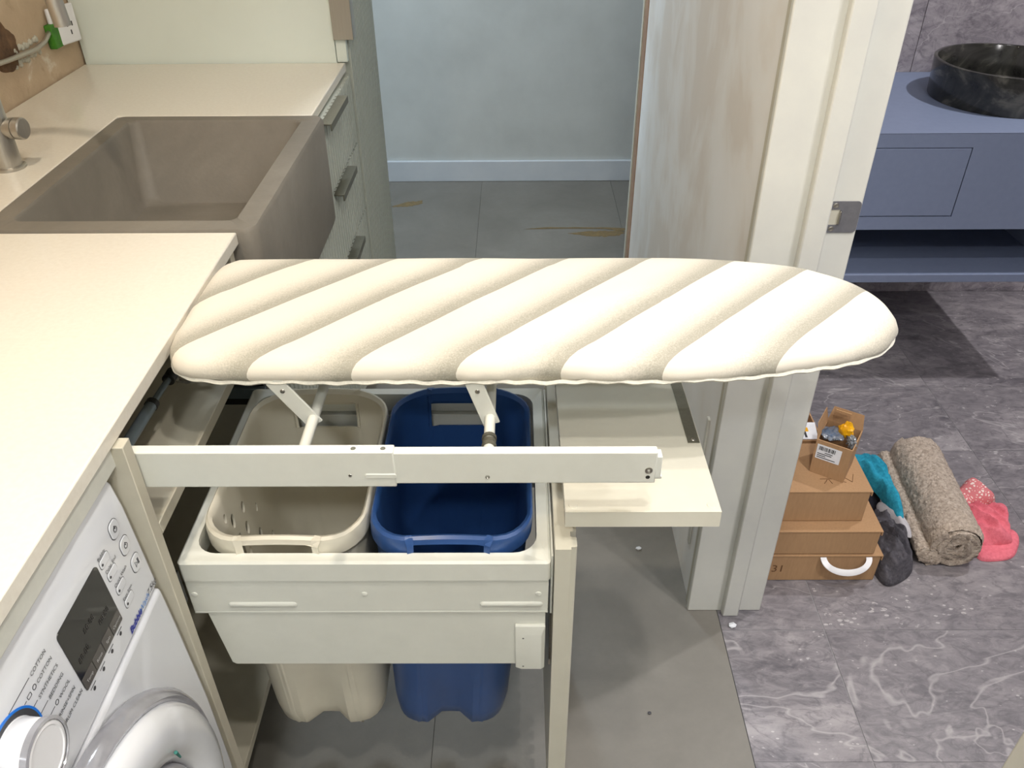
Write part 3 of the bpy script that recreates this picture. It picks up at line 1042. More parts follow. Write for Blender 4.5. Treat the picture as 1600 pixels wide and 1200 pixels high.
def closed_spline(ctrl, N):
    n = len(ctrl)
    dense = []
    for i in range(n):
        p0, p1, p2, p3 = (Vector(ctrl[(i + k) % n]) for k in (-1, 0, 1, 2))
        for j in range(24):
            t = j / 24
            dense.append(0.5 * ((2 * p1) + (-p0 + p2) * t + (2 * p0 - 5 * p1 + 4 * p2 - p3) * t * t + (-p0 + 3 * p1 - 3 * p2 + p3) * t ** 3))
    ln = [0]
    for a, b in zip(dense, dense[1:] + dense[:1]):
        ln.append(ln[-1] + (b - a).length)
    out = []
    j = 0
    for k in range(N):
        s = ln[-1] * k / N
        while ln[j + 1] < s:
            j += 1
        f = (s - ln[j]) / max(1e-9, ln[j + 1] - ln[j])
        out.append(dense[j].lerp(dense[(j + 1) % len(dense)], f))
    return out


OUT = closed_spline(ctrl, 300)
cen = Vector((0.03, 0.938))


def inset(pts, d):
    n = len(pts)
    r = []
    for i in range(n):
        t = (pts[(i + 2) % n] - pts[(i - 2) % n]).normalized()
        nrm = Vector((-t.y, t.x))
        if nrm.dot(cen - pts[i]) < 0:
            nrm = -nrm
        r.append(pts[i] + nrm * d)
    return r


g = G()
prof = [(0.030, 0.8755), (0.012, 0.876), (0.004, 0.8775), (0.0012, 0.881), (0.0, 0.886), (0.0006, 0.891), (0.0028, 0.8965), (0.007, 0.9015), (0.014, 0.9050), (0.024, 0.9068), (0.036, 0.9075)]
PK = Vector((0.025, 0.796))
lps = []
for d, z in prof:
    P = inset(OUT, d)
    lp = []
    for i, p in enumerate(P):
        s = i / 300 * 97
        edge = max(0.0, 1 - abs(z - 0.883) / 0.02)
        w = mnoise.noise(Vector((p.x * 38, p.y * 38, z * 12))) * 0.0035 * edge + mnoise.noise(Vector((p.x * 120, p.y * 120, z * 30))) * 0.0012 * edge
        dist = (p - PK).length
        pk = max(0.0, 1 - dist / 0.05) ** 1.5
        rad = math.sin(math.atan2(p.y - PK.y + 0.004, p.x - PK.x) * 15) * 0.0015 * max(0, 1 - dist / 0.09)
        q = p + (cen - p).normalized() * (w + pk * 0.010 * edge)
        lp.append((q.x, q.y, z + rad - pk * 0.006 + mnoise.noise(Vector((p.x * 9, p.y * 9, 1))) * 0.0012))
    lps.append(lp)
base = inset(OUT, 0.036)
for k in range(1, 12):
    f = k / 11.5
    ax = 0.995
    lp = []
    for p in base:
        spine = Vector((min(max(p.x, -0.28), 0.30), 0.938))
        q = p.lerp(spine, f)
        dist = (q - PK).length
        rad = math.sin(math.atan2(q.y - PK.y + 0.004, q.x - PK.x) * 15) * 0.0015 * max(0, 1 - dist / 0.09)
        z = 0.9075 + 0.0012 * (1 - (1 - f) ** 2) + rad + mnoise.noise(Vector((q.x * 8, q.y * 8, 5))) * 0.0014
        lp.append((q.x, q.y, z))
    lps.append(lp)
g.loops(lps)
build(g, 'padded_cover', 'cover', ib, smooth=60)
# elastic hem gathered under the edge
g = G()
hem = [(p.x, p.y, 0.8765 + 0.0012 * math.sin(i * 1.7)) for i, p in enumerate(inset(OUT, 0.0022))]
rows = [[(x + 0, y, z) for x, y, z in hem]]
hl = []
for dx, dz in ((0.0, 0.0035), (-0.0025, 0.0), (0.0, -0.003), (0.004, 0.0)):
    P = inset(OUT, 0.0022 + dx)
    hl.append([(p.x, p.y, 0.877 + dz + 0.0011 * math.sin(i * 1.3) + 0.0008 * math.sin(i * 0.37)) for i, p in enumerate(P)])
hl.append(hl[0])
g.loops(hl, False, False)
build(g, 'elastic_hem', mat('white_elastic', (226, 222, 208), 0.85, var=(300, (206, 203, 190))), ib, smooth=60)
g = G()
BB = inset(OUT, 0.02)
g.loops([[(p.x, p.y, 0.862) for p in BB[::3]], [(p.x, p.y, 0.8750) for p in BB[::3]]])
build(g, 'board_core', 'powder', ib, bevel=0.001)

# rails
ROD_Z = 0.824
for side, yo in ((0, 0.698), (1, 1.124)):
    s = 1 if side == 0 else -1
    y0, y1 = (yo, yo + 0.014) if side == 0 else (yo - 0.014, yo)
    g = G()
    g.box(-0.93, -0.137, y0, y1, 0.8035, 0.8545)
    R1 = build(g, 'outer_rail', 'powder', ib, bevel=0.0015)
    ROOT[R1.name] = Vector((0, 0, 0))
    g = G()
    g.box(-0.60, 0.155, y0 + 0.002 * s, y1 + (0.000 if side == 0 else -0.000), 0.8065, 0.8515)
    R2 = build(g, 'inner_rail', 'powder', ib, bevel=0.0015)
    ROOT[R2.name] = Vector((0, 0, 0))
    if side == 0:
        for x, z in ((-0.188, 0.8205),):
            g = G()
            g.lathe((x, y0 + 0.0003, z), (0, -1, 0), [(0.0024, 0), (0.002, 0.0008), (0.0008, 0.0003)], 12)
            build(g, 'rail_screw', 'chrome', R1, smooth=40)
        g = G()
        P = rrect(-0.172, -0.136, 0.8165, 0.8240, 0.0036, 6)
        g.loops([[(x, y0 + 0.0002, z) for x, z in P], [(x, y0 - 0.0011, z) for x, z in rrect(-0.1706, -0.136, 0.8178, 0.8227, 0.0022, 6)]])
        build(g, 'pressed_slot', 'powder', R1, smooth=40)
        for x in (-0.182, -0.149):
            g = G()
            g.lathe((x, y0 + 0.007, 0.8545), (0, 0, 1), [(0.003, 0), (0.0025, 0.0006)], 12)
            build(g, 'rail_rivet', 'dark_steel', R1, smooth=40)
        for x, z, r in ((-0.034, 0.8165, 0.0026), (0.1465, 0.8255, 0.0044)):
            g = G()
            g.lathe((x, y0 + 0.0022, z), (0, -1, 0), [(r, 0), (r, 0.0008), (r * 0.7, 0.0012), (r * 0.35, 0.0002)], 16)
            build(g, 'rail_screw', 'chrome', R2, smooth=40)
        g = G()
        g.lathe((0.1462, y0 + 0.0022, 0.8155), (0, -1, 0), [(0.0026, 0), (0.0026, 0.0003)], 12)
        build(g, 'rail_hole', 'black', R2)
        g = G()
        g.box(0.152, 0.161, y0 + 0.004, y1 + 0.004, 0.8125, 0.8435)
        g.box(0.153, 0.163, y0 + 0.005, y1 + 0.003, 0.810, 0.8145)
        build(g, 'end_clip', 'powder', R2, bevel=0.001)
for x in (-0.249, -0.0335):
    g = G()
    g.tube([(x, 0.716, ROD_Z), (x, 1.106, ROD_Z)], 0.0065, 16)
    rod = build(g, 'cross_rod', 'powder', ib, smooth=40)
    ROOT[rod.name] = Vector((0, 0, 0))
    if x > -0.1:
        g = G()
        for a, r in ((0.742, 0.0088), (0.7495, 0.0078), (0.7565, 0.0088)):
            g.lathe((x, a, ROD_Z), (0, 1, 0), [(r, 0), (r, 0.005)], 16)
        build(g, 'rod_collar', 'dark_steel', rod, smooth=40)
for x0, x1 in ((-0.2495, -0.2875), (-0.033, -0.052)):
    a = Vector((x0, 0.800, ROD_Z - 0.006))
    b = Vector((x1, 0.800, 0.877))
    t = (b - a).normalized()
    g = G()
    g.obox((a + b) / 2, t, (0, 1, 0), t.cross(Vector((0, 1, 0))), (b - a).length / 2 + 0.004, 0.0016, 0.0105)
    arm = build(g, 'lift_arm', 'powder', ib, bevel=0.0008)
    ROOT[arm.name] = Vector((0, 0, 0))
    g = G()
    c = b - t * 0.014
    g.lathe((c.x, 0.7985, c.z), (0, -1, 0), [(0.0032, 0), (0.0026, 0.0008), (0.001, 0.0004)], 12)
    build(g, 'arm_rivet', 'chrome', arm, smooth=40)
    g = G()
    g.obox((a + b) / 2 + Vector((0, 0.225, 0)), t, (0, 1, 0), t.cross(Vector((0, 1, 0))), (b - a).length / 2 + 0.004, 0.0016, 0.0105)
    build(g, 'lift_arm', 'powder', ib, bevel=0.0008)
# gas strut
g = G()
g.tube([(-0.468, 0.745, 0.812), (-0.466, 0.845, 0.8125)], 0.0075, 14)
st = build(g, 'gas_strut', 'grey_strut', ib, smooth=40)
ROOT[st.name] = Vector((0, 0, 0))
g = G()
g.tube([(-0.466, 0.845, 0.8125), (-0.4635, 0.905, 0.813)], 0.0042, 12)
build(g, 'strut_rod', 'grey_strut', st, smooth=40)
for ya, yb in ((0.840, 0.848), (0.898, 0.916)):
    g = G()
    g.tube([(-0.466 if ya < 0.87 else -0.4635, ya, 0.8127), (-0.466 if ya < 0.87 else -0.4632, yb, 0.8127)], 0.0085, 14)
    build(g, 'strut_collar', 'black', st, smooth=40)
g = G()
g.tube([(-0.4632, 0.912, 0.811), (-0.457, 0.912, 0.802), (-0.447, 0.912, 0.800), (-0.430, 0.912, 0.8015)], 0.003, 8)
build(g, 'strut_hook', 'chrome', st, smooth=40)
# folded-down drawer front
tilt = math.radians(-2.2)
cy_, sy_ = math.cos(tilt), math.sin(tilt)
DF = Vector((0.0, 0.716, 0.746))


def dfp(x, y, z):
    return DF + Vector((x, y * cy_ - z * sy_, y * sy_ + z * cy_))


g = G()
prof = [(0.0565, 0.0), (0.0565, -0.0165)]
fl = fluted_profile(0.0, 0.435, 0.0165, 0.0235, 0.0265, 0.008, 0.0065)
pts = [(0.0, 0.0), (0.435, 0.0), (0.435, -0.0235)] + [(a[1], -a[0]) for a in fl[::-1][2:-4]] + [(0.0, -0.0235)]
g.loops([[dfp(0.0565, y, z) for y, z in pts], [dfp(0.2425, y, z) for y, z in pts]])
df = build(g, 'drawer_front', 'front_white', ib)
ROOT[df.name] = Vector((0, 0, 0))
for x in (0.0665, 0.2325):
    g = G()
    c = dfp(x, 0.012, 0.0)
    g.lathe(c, dfp(0, 0, 1) - DF, [(0.0058, 0), (0.0052, 0.0008), (0.003, 0.0010)], 20)
    build(g, 'screw_cap', 'front_white', df, smooth=40)
g = G()
g.obox(dfp(0.2335, 0.265, 0.0002), (1, 0, 0), (0, cy_, sy_), (0, -sy_, cy_), 0.0078, 0.13, 0.0009)
pl = build(g, 'pull_strip', 'dark_steel', df)
ROOT[pl.name] = Vector((0, 0, 0))
g = G()
g.lathe(dfp(0.2335, 0.142, 0.001), (0, -sy_, cy_), [(0.0034, 0), (0.0028, 0.0008), (0.001, 0.0003)], 14)
build(g, 'strip_screw', 'chrome', pl, smooth=40)

# ================================================================== WASHING MACHINE
wm = thing('washing_machine', 'white front-loading washing machine under the benchtop', 'washing machine', (-0.72, 0.37, 0.0))
WY0, WY1 = 0.070, 0.672
FX = [(0.0, -0.440), (0.10, -0.428), (0.30, -0.421), (0.45, -0.421), (0.60, -0.427), (0.668, -0.431)]


def wface(z):
    P = FX + [(0.672, -0.4325), (0.80, -0.4385), (0.835, -0.443), (0.846, -0.452)]
    for (a, xa), (b, xb) in zip(P, P[1:]):
        if z <= b:
            return xa + (xb - xa) * (z - a) / (b - a)
    return P[-1][1]


g = G()
prof = [(-1.02, 0.02), (-0.45, 0.02)] + [(x, max(z, 0.03)) for z, x in FX] + [(-0.45, 0.669), (-0.45, 0.84), (-1.02, 0.84)]
g.prism(prof, 'y', WY0, WY1)
build(g, 'cabinet_body', 'appliance', wm, bevel=0.006, seg=3)
g = G()
prof = [(-0.47, 0.6735), (wface(0.6735), 0.6735), (wface(0.74), 0.74), (wface(0.80), 0.80), (wface(0.835), 0.835), (wface(0.843), 0.843), (-0.462, 0.8455), (-0.47, 0.8455)]
g.prism(prof, 'y', WY0, WY1)
cp = build(g, 'control_panel', 'appliance', wm, bevel=0.004, seg=3)
ROOT[cp.name] = Vector((0, 0, 0))
box('lid', 'appliance', (-1.02, -0.47, WY0, WY1, 0.841, 0.8455), wm, bevel=0.003)

RIGHT = (0, 1, 0)
upv = (Vector((wface(0.80), 0, 0.80)) - Vector((wface(0.68), 0, 0.68))).normalized()


def on(y, z, lift=0.0):
    return Vector((wface(z) + lift, y, z))


def patch(P, lift, th, m, name, parent=cp, bevel=0.0):
    g = G()
    g.loops([[on(y, z, -0.001) for y, z in P], [on(y, z, lift + th) for y, z in P]])
    return build(g, name, m, parent, bevel=bevel)


patch(rrect(0.499, 0.590, 0.7095, 0.795, 0.006, 5), 0.0, 0.0009, 'screen', 'display')
for y0, y1, t in ((0.4995, 0.522, 'Temp'), (0.5235, 0.5445, 'Rinse'), (0.546, 0.5655, 'Spin'), (0.567, 0.5895, 'Options')):
    patch(rrect(y0, y1, 0.710, 0.7265, 0.0015, 3), 0.0009, 0.0004, 'screen_strip', 'display_key')
    text_mesh(t, 0.0056, on((y0 + y1) / 2, 0.716, 0.0014), RIGHT, upv, 'ink_light', cp, align='CENTER')
# dim display segments
for k in range(3):
    text_mesh('88:88', 0.010, on(0.508 + 0.024 * k, 0.740 + 0.016 * (k % 2), 0.0010), RIGHT, upv, 'ink_faint', cp, name='display_digits')
# icons under the display
for y in (0.510, 0.533, 0.555, 0.578):
    patch(rrect(y - 0.006, y + 0.006, 0.7035, 0.7043, 0.0004, 2), 0.0, 0.0003, 'ink', 'icon_bracket')
    patch([(y + 0.0024 * math.cos(2 * math.pi * k / 12), 0.6995 + 0.0024 * math.sin(2 * math.pi * k / 12)) for k in range(12)], 0.0, 0.0003, 'ink', 'icon')


def ringpatch(P, w, lift, m, name, parent=cp):
    cy0 = sum(p[0] for p in P) / len(P)
    cz0 = sum(p[1] for p in P) / len(P)
    Q = []
    for y, z in P:
        d = math.hypot(y - cy0, z - cz0)
        f = max(0.0, (d - w)) / d
        Q.append((cy0 + (y - cy0) * f, cz0 + (z - cz0) * f))
    g = G()
    g.loops([[on(y, z, 0) for y, z in P], [on(y, z, lift) for y, z in P], [on(y, z, lift) for y, z in Q], [on(y, z, 0) for y, z in Q], [on(y, z, 0) for y, z in P]], False, False)
    return build(g, name, m, parent)


# three large keys
for i, (y, z) in enumerate(((0.640, 0.796), (0.645, 0.766), (0.650, 0.733))):
    P = rrect(y - 0.0095, y + 0.0095, z - 0.0105, z + 0.0105, 0.007, 5)
    kb = patch(P, 0.0, 0.0014, 'appliance', 'key', bevel=0.0008)
    ringpatch(rrect(y - 0.0102, y + 0.0102, z - 0.0112, z + 0.0112, 0.0075, 5), 0.0006, 0.0004, 'ink', 'key_outline')
    C = [(y + 0.0036 * math.cos(2 * math.pi * k / 20), z + 0.0036 * math.sin(2 * math.pi * k / 20)) for k in range(20)]
    if i < 2:
        ringpatch(C, 0.0007, 0.0018, 'ink', 'key_symbol')
        patch(rrect(y - 0.0004, y + 0.0004, z + 0.0005, z + 0.0048, 0.0002, 2), 0.0014, 0.0005, 'ink', 'key_symbol')
    else:
        ringpatch([(y - 0.004, z + 0.004), (y + 0.001, z), (y - 0.004, z - 0.004)], 0.0007, 0.0018, 'ink', 'key_symbol')
        for yy in (0.0022, 0.0040):
            patch(rrect(y + yy - 0.0004, y + yy + 0.0004, z - 0.004, z + 0.004, 0.0002, 2), 0.0014, 0.0005, 'ink', 'key_symbol')
for (t, y, z) in (('Bubble', 0.599, 0.786), ('Delay End', 0.602, 0.764), ('Quick Wash', 0.605, 0.739), ('Easy Iron', 0.608, 0.714)):
    P = rrect(y - 0.004, y + 0.016, z - 0.0062, z + 0.0045, 0.0035, 4)
    patch(P, 0.0, 0.0010, 'appliance', 'option_key', bevel=0.0006)
    ringpatch(rrect(y - 0.0046, y + 0.0166, z - 0.0068, z + 0.0051, 0.004, 4), 0.0005, 0.0003, 'ink', 'key_outline')
    patch([(y - 0.0005 + 0.0016 * math.cos(2 * math.pi * k / 12), z - 0.0012 + 0.0016 * math.sin(2 * math.pi * k / 12)) for k in range(12)], 0.001, 0.0004, 'ink', 'key_lamp')
    text_mesh(t, 0.0062, on(y - 0.004, z + 0.0064, 0.0003), RIGHT, upv, 'ink', cp)
text_mesh('Bubble', 0.0115, on(0.592, 0.6795, 0.0004), RIGHT, upv, 'ink_blue', cp, shear=0.25, bold=0.0005)
text_mesh('Wash', 0.0115, on(0.6195, 0.6795, 0.0004), RIGHT, upv, 'ink_sky', cp, shear=0.25)
text_mesh('7.5kg', 0.0115, on(0.6445, 0.6805, 0.0004), RIGHT, upv, 'ink', cp, shear=0.25)
KY, KZ, KR = 0.4005, 0.762, 0.0405
for (t, y, z, icon) in (('COTTON', 0.4535, 0.800, 0), ('COTTON', 0.4555, 0.787, 2), ('SYNTHETICS', 0.4485, 0.774, 0), ('BEDDING', 0.4575, 0.760, 0), ('WOOL', 0.4675, 0.746, 1), ('RINSE+SPIN', 0.4560, 0.733, 0), ('DRUM CLEAN', 0.4550, 0.7195, 0)):
    text_mesh(t, 0.0064, on(y, z - 0.002, 0.0004), RIGHT, upv, 'ink', cp)
    if icon >= 1:
        ringpatch([(y - 0.0045 + 0.0028 * math.cos(2 * math.pi * k / 14), z + 0.0028 * math.sin(2 * math.pi * k / 14)) for k in range(14)], 0.0006, 0.0004, 'ink', 'programme_icon')
    if icon == 2:
        ringpatch(rrect(y - 0.017, y - 0.0105, z - 0.0022, z + 0.0022, 0.001, 3), 0.0005, 0.0004, 'ink', 'programme_icon')
    # leader line from the dial ring to the name
    y_end = y - (0.019 if icon == 2 else 0.009 if icon == 1 else 0.002)
    dz = z - KZ
    if abs(dz) < KR - 0.002:
        ys = KY + math.sqrt(KR * KR - dz * dz) + 0.0005
        if y_end > ys + 0.001:
            patch(rrect(ys, y_end, z - 0.00025, z + 0.00025, 0.0001, 2), 0.0, 0.0003, 'ink', 'leader_line')
    else:
        patch(rrect(KY + 0.008, y_end, z - 0.00025, z + 0.00025, 0.0001, 2), 0.0, 0.0003, 'ink', 'leader_line')
# dial
kax = Vector((1, 0, 0.05)).normalized()
kc = on(KY, KZ, 0.0)
g = G()
g.lathe(kc, kax, [(KR, -0.001), (KR, 0.0012), (KR - 0.0022, 0.0012), (KR - 0.0022, -0.001)], 48, False, False)
build(g, 'dial_ring', 'ring_blue', cp, smooth=40)
g = G()
g.lathe(kc, kax, [(KR - 0.0022, -0.001), (KR - 0.0022, 0.0010), (KR - 0.008, 0.0004), (KR - 0.008, -0.001)], 48, False, False)
build(g, 'dial_recess', 'ink', cp, smooth=40)
g = G()
g.lathe(kc, kax, [(0.0315, -0.001), (0.0315, 0.004), (0.0295, 0.024), (0.0285, 0.0265), (0.0245, 0.0275), (0.0235, 0.0265), (0.010, 0.0262)], 48)
kn = build(g, 'dial', 'white_plastic', cp, smooth=35)
ROOT[kn.name] = Vector((0, 0, 0))
g = G()
g.lathe(kc, kax, [(0.0300, 0.020), (0.0320, 0.0215), (0.0320, 0.0275), (0.0292, 0.0285), (0.0285, 0.0272)], 48, False, False)
build(g, 'dial_rim', 'clear_rim', kn, smooth=40)
# door
DYc, DZc = 0.392, 0.437
dcx = Vector((-0.424, DYc, DZc))
dax = Vector((1, 0, 0.0))
dr = thing_door = None
g = G()
g.lathe(dcx, dax, [(0.247, -0.004), (0.247, 0.006), (0.242, 0.014), (0.238, 0.017), (0.234, 0.016), (0.230, 0.012)], 72, False, False)
dr = build(g, 'door', 'clear_rim', wm, smooth=40)
ROOT[dr.name] = Vector((0, 0, 0))
g = G()
g.lathe(dcx, dax, [(0.232, 0.012), (0.229, 0.022), (0.222, 0.030), (0.208, 0.035), (0.190, 0.036), (0.174, 0.032), (0.166, 0.022), (0.163, 0.008)], 72, False, False)
build(g, 'door_ring', 'appliance', dr, smooth=60)
g = G()
g.lathe(dcx, dax, [(0.1655, 0.018), (0.162, 0.026), (0.154, 0.028), (0.149, 0.024), (0.147, 0.012)], 64, False, False)
build(g, 'inner_rim', 'clear_rim', dr, smooth=60)
g = G()
g.lathe(dcx, dax, [(0.149, 0.016), (0.130, 0.012), (0.090, 0.006), (0.03, 0.002)], 64, False, True)
build(g, 'glass_bowl', 'glass', dr, smooth=60)
g = G()
g.lathe(dcx, dax, [(0.163, 0.004), (0.140, 0.001), (0.02, 0.0005)], 64, False, True)
build(g, 'drum_back', 'drum', dr, smooth=60)
g = G()
g.tube([dcx + Vector((0.0375, 0.128, 0.128)), dcx + Vector((0.037, 0.133, 0.110))], [0.0022, 0.0012], 8)
build(g, 'green_mark', mat('teal_mark', (40, 120, 110), 0.5, var=(80, (34, 108, 100))), dr, smooth=40)

# ================================================================== BATHROOM: VANITY AND BASIN
vn = thing('vanity', 'wall-hung blue grey bathroom vanity with open shelf below its drawer', 'vanity', (1.03, 2.32, 0.335))
VX0, VX1, VY0, VY1 = 0.545, 1.500, 2.054, 2.594
g = G()
g.box(VX0, VX1, VY0, VY1, 0.497, 0.755)
# recess for the drawer is made by a proud skin around it
build(g, 'body', 'vanity', vn, bevel=0.002)
DX0, DX1, DZ0, DZ1 = 0.60, 1.141, 0.536, 0.717
g = G()
for b in ((VX0, DX0 - 0.0022, 0.4975, 0.7545), (DX1 + 0.0022, VX1, 0.4975, 0.7545), (DX0 - 0.0022, DX1 + 0.0022, DZ1 + 0.0022, 0.7545), (DX0 - 0.0022, DX1 + 0.0022, 0.4975, DZ0 - 0.0022)):
    g.box(b[0], b[1], VY0 - 0.018, VY0 - 0.0005, b[2], b[3])
build(g, 'face_frame', 'vanity', vn)
box('drawer', 'vanity', (DX0, DX1, VY0 - 0.018, VY0 - 0.0005, DZ0, DZ1), vn, bevel=0.0012)
box('top_panel', 'vanity', (VX0, VX1, VY0 - 0.018, VY1, 0.7552, 0.7562), vn, bevel=0.0004)
box('shelf', 'vanity', (VX0, VX1, VY0 - 0.018, VY1, 0.339, 0.363), vn, bevel=0.0015)
box('shelf_end', 'vanity', (VX0, VX0 + 0.022, VY0 - 0.018, VY1, 0.3632, 0.4972), vn, bevel=0.001)
box('shelf_end', 'vanity', (VX1 - 0.022, VX1, VY0 - 0.018, VY1, 0.3632, 0.4972), vn, bevel=0.001)
box('shelf_back', 'vanity', (VX0 + 0.022, VX1 - 0.022, VY1 - 0.014, VY1, 0.3632, 0.4972), vn, bevel=0.001)
g = G()
g.lathe((1.335, 2.325, 0.7564), (0, 0, 1), [(0.186, 0.0), (0.188, 0.003), (0.194, 0.095), (0.194, 0.0985), (0.192, 0.1), (0.1855, 0.1), (0.184, 0.098), (0.178, 0.018), (0.168, 0.012), (0.02, 0.009)], 96)
tag(build(g, 'vessel_basin', 'basin', smooth=40), 'round black marbled vessel basin on the blue grey vanity', 'basin')

# ================================================================== BOXES


def carton(name, label, x0, x1, y0, y1, z0, z1, lid=0.0, group=None):
    r = thing(name, label, 'box', ((x0 + x1) / 2, (y0 + y1) / 2, z0), group)
    b = build(G().box(x0, x1, y0, y1, z0, z1), 'body', 'card', r, bevel=0.002)
    if lid:
        g = G()
        g.box(x0 - 0.001, x1 + 0.004, y0 - 0.0015, y1, z1 - 0.0005, z1 + 0.0028)
        g.box(x1 + 0.001, x1 + 0.004, y0 - 0.0015, y1, z1 - lid, z1)
        build(g, 'lid', 'card', r, bevel=0.0008)
    return r, b


r1, b1 = carton('carton', 'flat kraft box with white plastic handle, lowest of the stack', 0.528, 0.797, 1.266, 1.61, 0.001, 0.078, 0.012, 'kraft boxes by the door jamb')
g = G()
hp_ = []
for i in range(21):
    a = math.pi * i / 20
    hp_.append((0.719 - 0.050 * math.cos(a), 1.2625 - 0.026 * math.sin(a) ** 0.9, 0.0775 - 0.020 * math.sin(a)))
lp = []
for i, p in enumerate(hp_):
    a = math.pi * i / 20
    nx, nz = math.cos(a), math.sin(a)
    w = 0.0065
    c = Vector(p)
    n_ = Vector((-math.cos(a) * 1.0, -0.5 * math.sin(a), -0.6 * math.sin(a))).normalized()
    lp.append([c - n_ * w + Vector((0, 0, 0.001)), c + n_ * w + Vector((0, 0, 0.001)), c + n_ * w - Vector((0, 0, 0.001)), c - n_ * w - Vector((0, 0, 0.001))])
g.loops(lp)
build(g, 'carry_handle', 'white_plastic', r1, smooth=50)
text_mesh('31', 0.03, (0.562, 1.2655, 0.030), (1, 0, 0), (0, 0, 1), 'card_ink', r1, name='printed_number', lift=0.0003)
r2, b2 = carton('carton', 'kraft box between the handled box and the top box', 0.530, 0.780, 1.268, 1.61, 0.083, 0.150, 0.010, 'kraft boxes by the door jamb')
r3, b3 = carton('carton', 'largest kraft box on top of the stack, under the small open carton', 0.535, 0.747, 1.298, 1.458, 0.1535, 0.238, 0.010, 'kraft boxes by the door jamb')
for a, b in (((0.716, 1.327), (0.726, 1.352)), ((0.716, 1.327), (0.7, 1.345)), ((0.655, 1.322), (0.665, 1.335)), ((0.672, 1.322), (0.668, 1.336)), ((0.69, 1.33), (0.703, 1.326)), ((0.65, 1.337), (0.68, 1.337))):
    A, B = Vector((a[0], a[1], 0.2411)), Vector((b[0], b[1], 0.2411))
    t = (B - A).normalized()
    g = G()
    g.obox((A + B) / 2, t, t.cross(Vector((0, 0, 1))), (0, 0, 1), (B - A).length / 2, 0.0006, 0.0003)
    build(g, 'printed_stroke', 'card_ink', r3)

# small open carton, turned and leaning open
sc_ = thing('small_carton', 'small open kraft carton with barcode label and yellow packet inside', 'box', (0.685, 1.38, 0.2412))
SA = Vector((0.634, 1.3625, 0.2412))
SBv = (Vector((0.694, 1.328, 0)) - Vector((0.640, 1.3625, 0))).normalized()
SCv = Vector((-SBv.y, SBv.x, 0))
SW, SD, SH = 0.072, 0.078, 0.090


def sp_(u, v, z):
    k = 1 + 0.10 * (z / SH) * 0.4
    c = SA + SBv * (SW / 2) + SCv * (SD / 2)
    return c + (SBv * (u - 0.5) * SW + SCv * (v - 0.5) * SD) * k + Vector((0, 0, z))


th_ = 0.0015
g = G()
P4 = ((0, 0), (1, 0), (1, 1), (0, 1))
e = 0.03
P4i = ((e, e), (1 - e, e), (1 - e, 1 - e), (e, 1 - e))
g.loops([[sp_(u, v, 0) for u, v in P4], [sp_(u, v, SH) for u, v in P4], [sp_(u, v, SH) for u, v in P4i], [sp_(u, v, 0.002) for u, v in P4i]])
build(g, 'body', 'card', sc_)
# flaps


def flap(a, b, d, L_, inset_, m, name='flap', parent=sc_):
    a, b, d = Vector(a), Vector(b), Vector(d).normalized()
    t = (b - a).normalized()
    n_ = t.cross(d).normalized()
    q = [a, b, b + d * L_ - t * inset_, a + d * L_ + t * inset_]
    g = G()
    g.loops([[p for p in q], [p + n_ * 0.0014 for p in q]])
    return build(g, name, m, parent)


flap(sp_(0, 1, SH), sp_(1, 1, SH), SCv * 0.25 + Vector((0, 0, 1)), 0.034, 0.006, 'card')
flap(sp_(0, 0.02, SH), sp_(0, 1, SH), -SBv * 0.2 + Vector((0, 0, 1)), 0.036, 0.008, 'card')
flap(sp_(0.15, 0.95, SH + 0.034), sp_(0.62, 0.95, SH + 0.034), -SCv * 0.75 + Vector((0.1, 0, 0.5)), 0.030, 0.002, 'card_in', 'tuck_flap')
# barcode label on the front
upS = Vector((0, 0, 1))
nS = SBv.cross(upS)


def lab(u0, u1, z0, z1, lift, m, name, parent):
    g = G()
    q = [sp_(u0, 0, z0), sp_(u1, 0, z0), sp_(u1, 0, z1), sp_(u0, 0, z1)]
    g.loops([[p + nS * lift for p in q], [p + nS * (lift + 0.0003) for p in q]])
    return build(g, name, m, parent)


lbl = lab(0.06, 0.74, 0.042, 0.080, 0.0003, 'paper', 'barcode_label', sc_)
ROOT[lbl.name] = Vector((0, 0, 0))
x = 0.12
for k in range(13):
    w = random.choice((0.012, 0.02, 0.03))
    lab(x, x + w, 0.066, 0.076, 0.0007, 'paper_ink', 'barcode_bar', lbl)
    x += w + random.choice((0.014, 0.022))
for k, (a, b) in enumerate(((0.30, 0.52), (0.10, 0.50), (0.10, 0.34), (0.10, 0.62))):
    lab(a, b, 0.0605 - 0.0048 * k, 0.0622 - 0.0048 * k, 0.0007, 'paper_ink', 'print_line', lbl)


def crumple(name, m, c, r, seed, label=None, cat=None, sx=1, sy=1, sz=1, amp=0.45, freq=2.2, sub=4):
    g = G()
    bmesh.ops.create_icosphere(g.bm, subdivisions=sub, radius=1.0)
    for v in g.bm.verts:
        d = v.co.normalized()
        k = 1 + amp * (abs(mnoise.noise(d * freq + Vector((seed, 0, 0)))) * 1.6 - 0.3) + 0.15 * mnoise.noise(d * freq * 3 + Vector((0, seed, 0)))
        v.co = Vector(c) + Vector((d.x * sx, d.y * sy, d.z * sz)) * r * k
    o = build(g, name, m, None, smooth=35)
    if label:
        tag(o, label, cat)
    return o


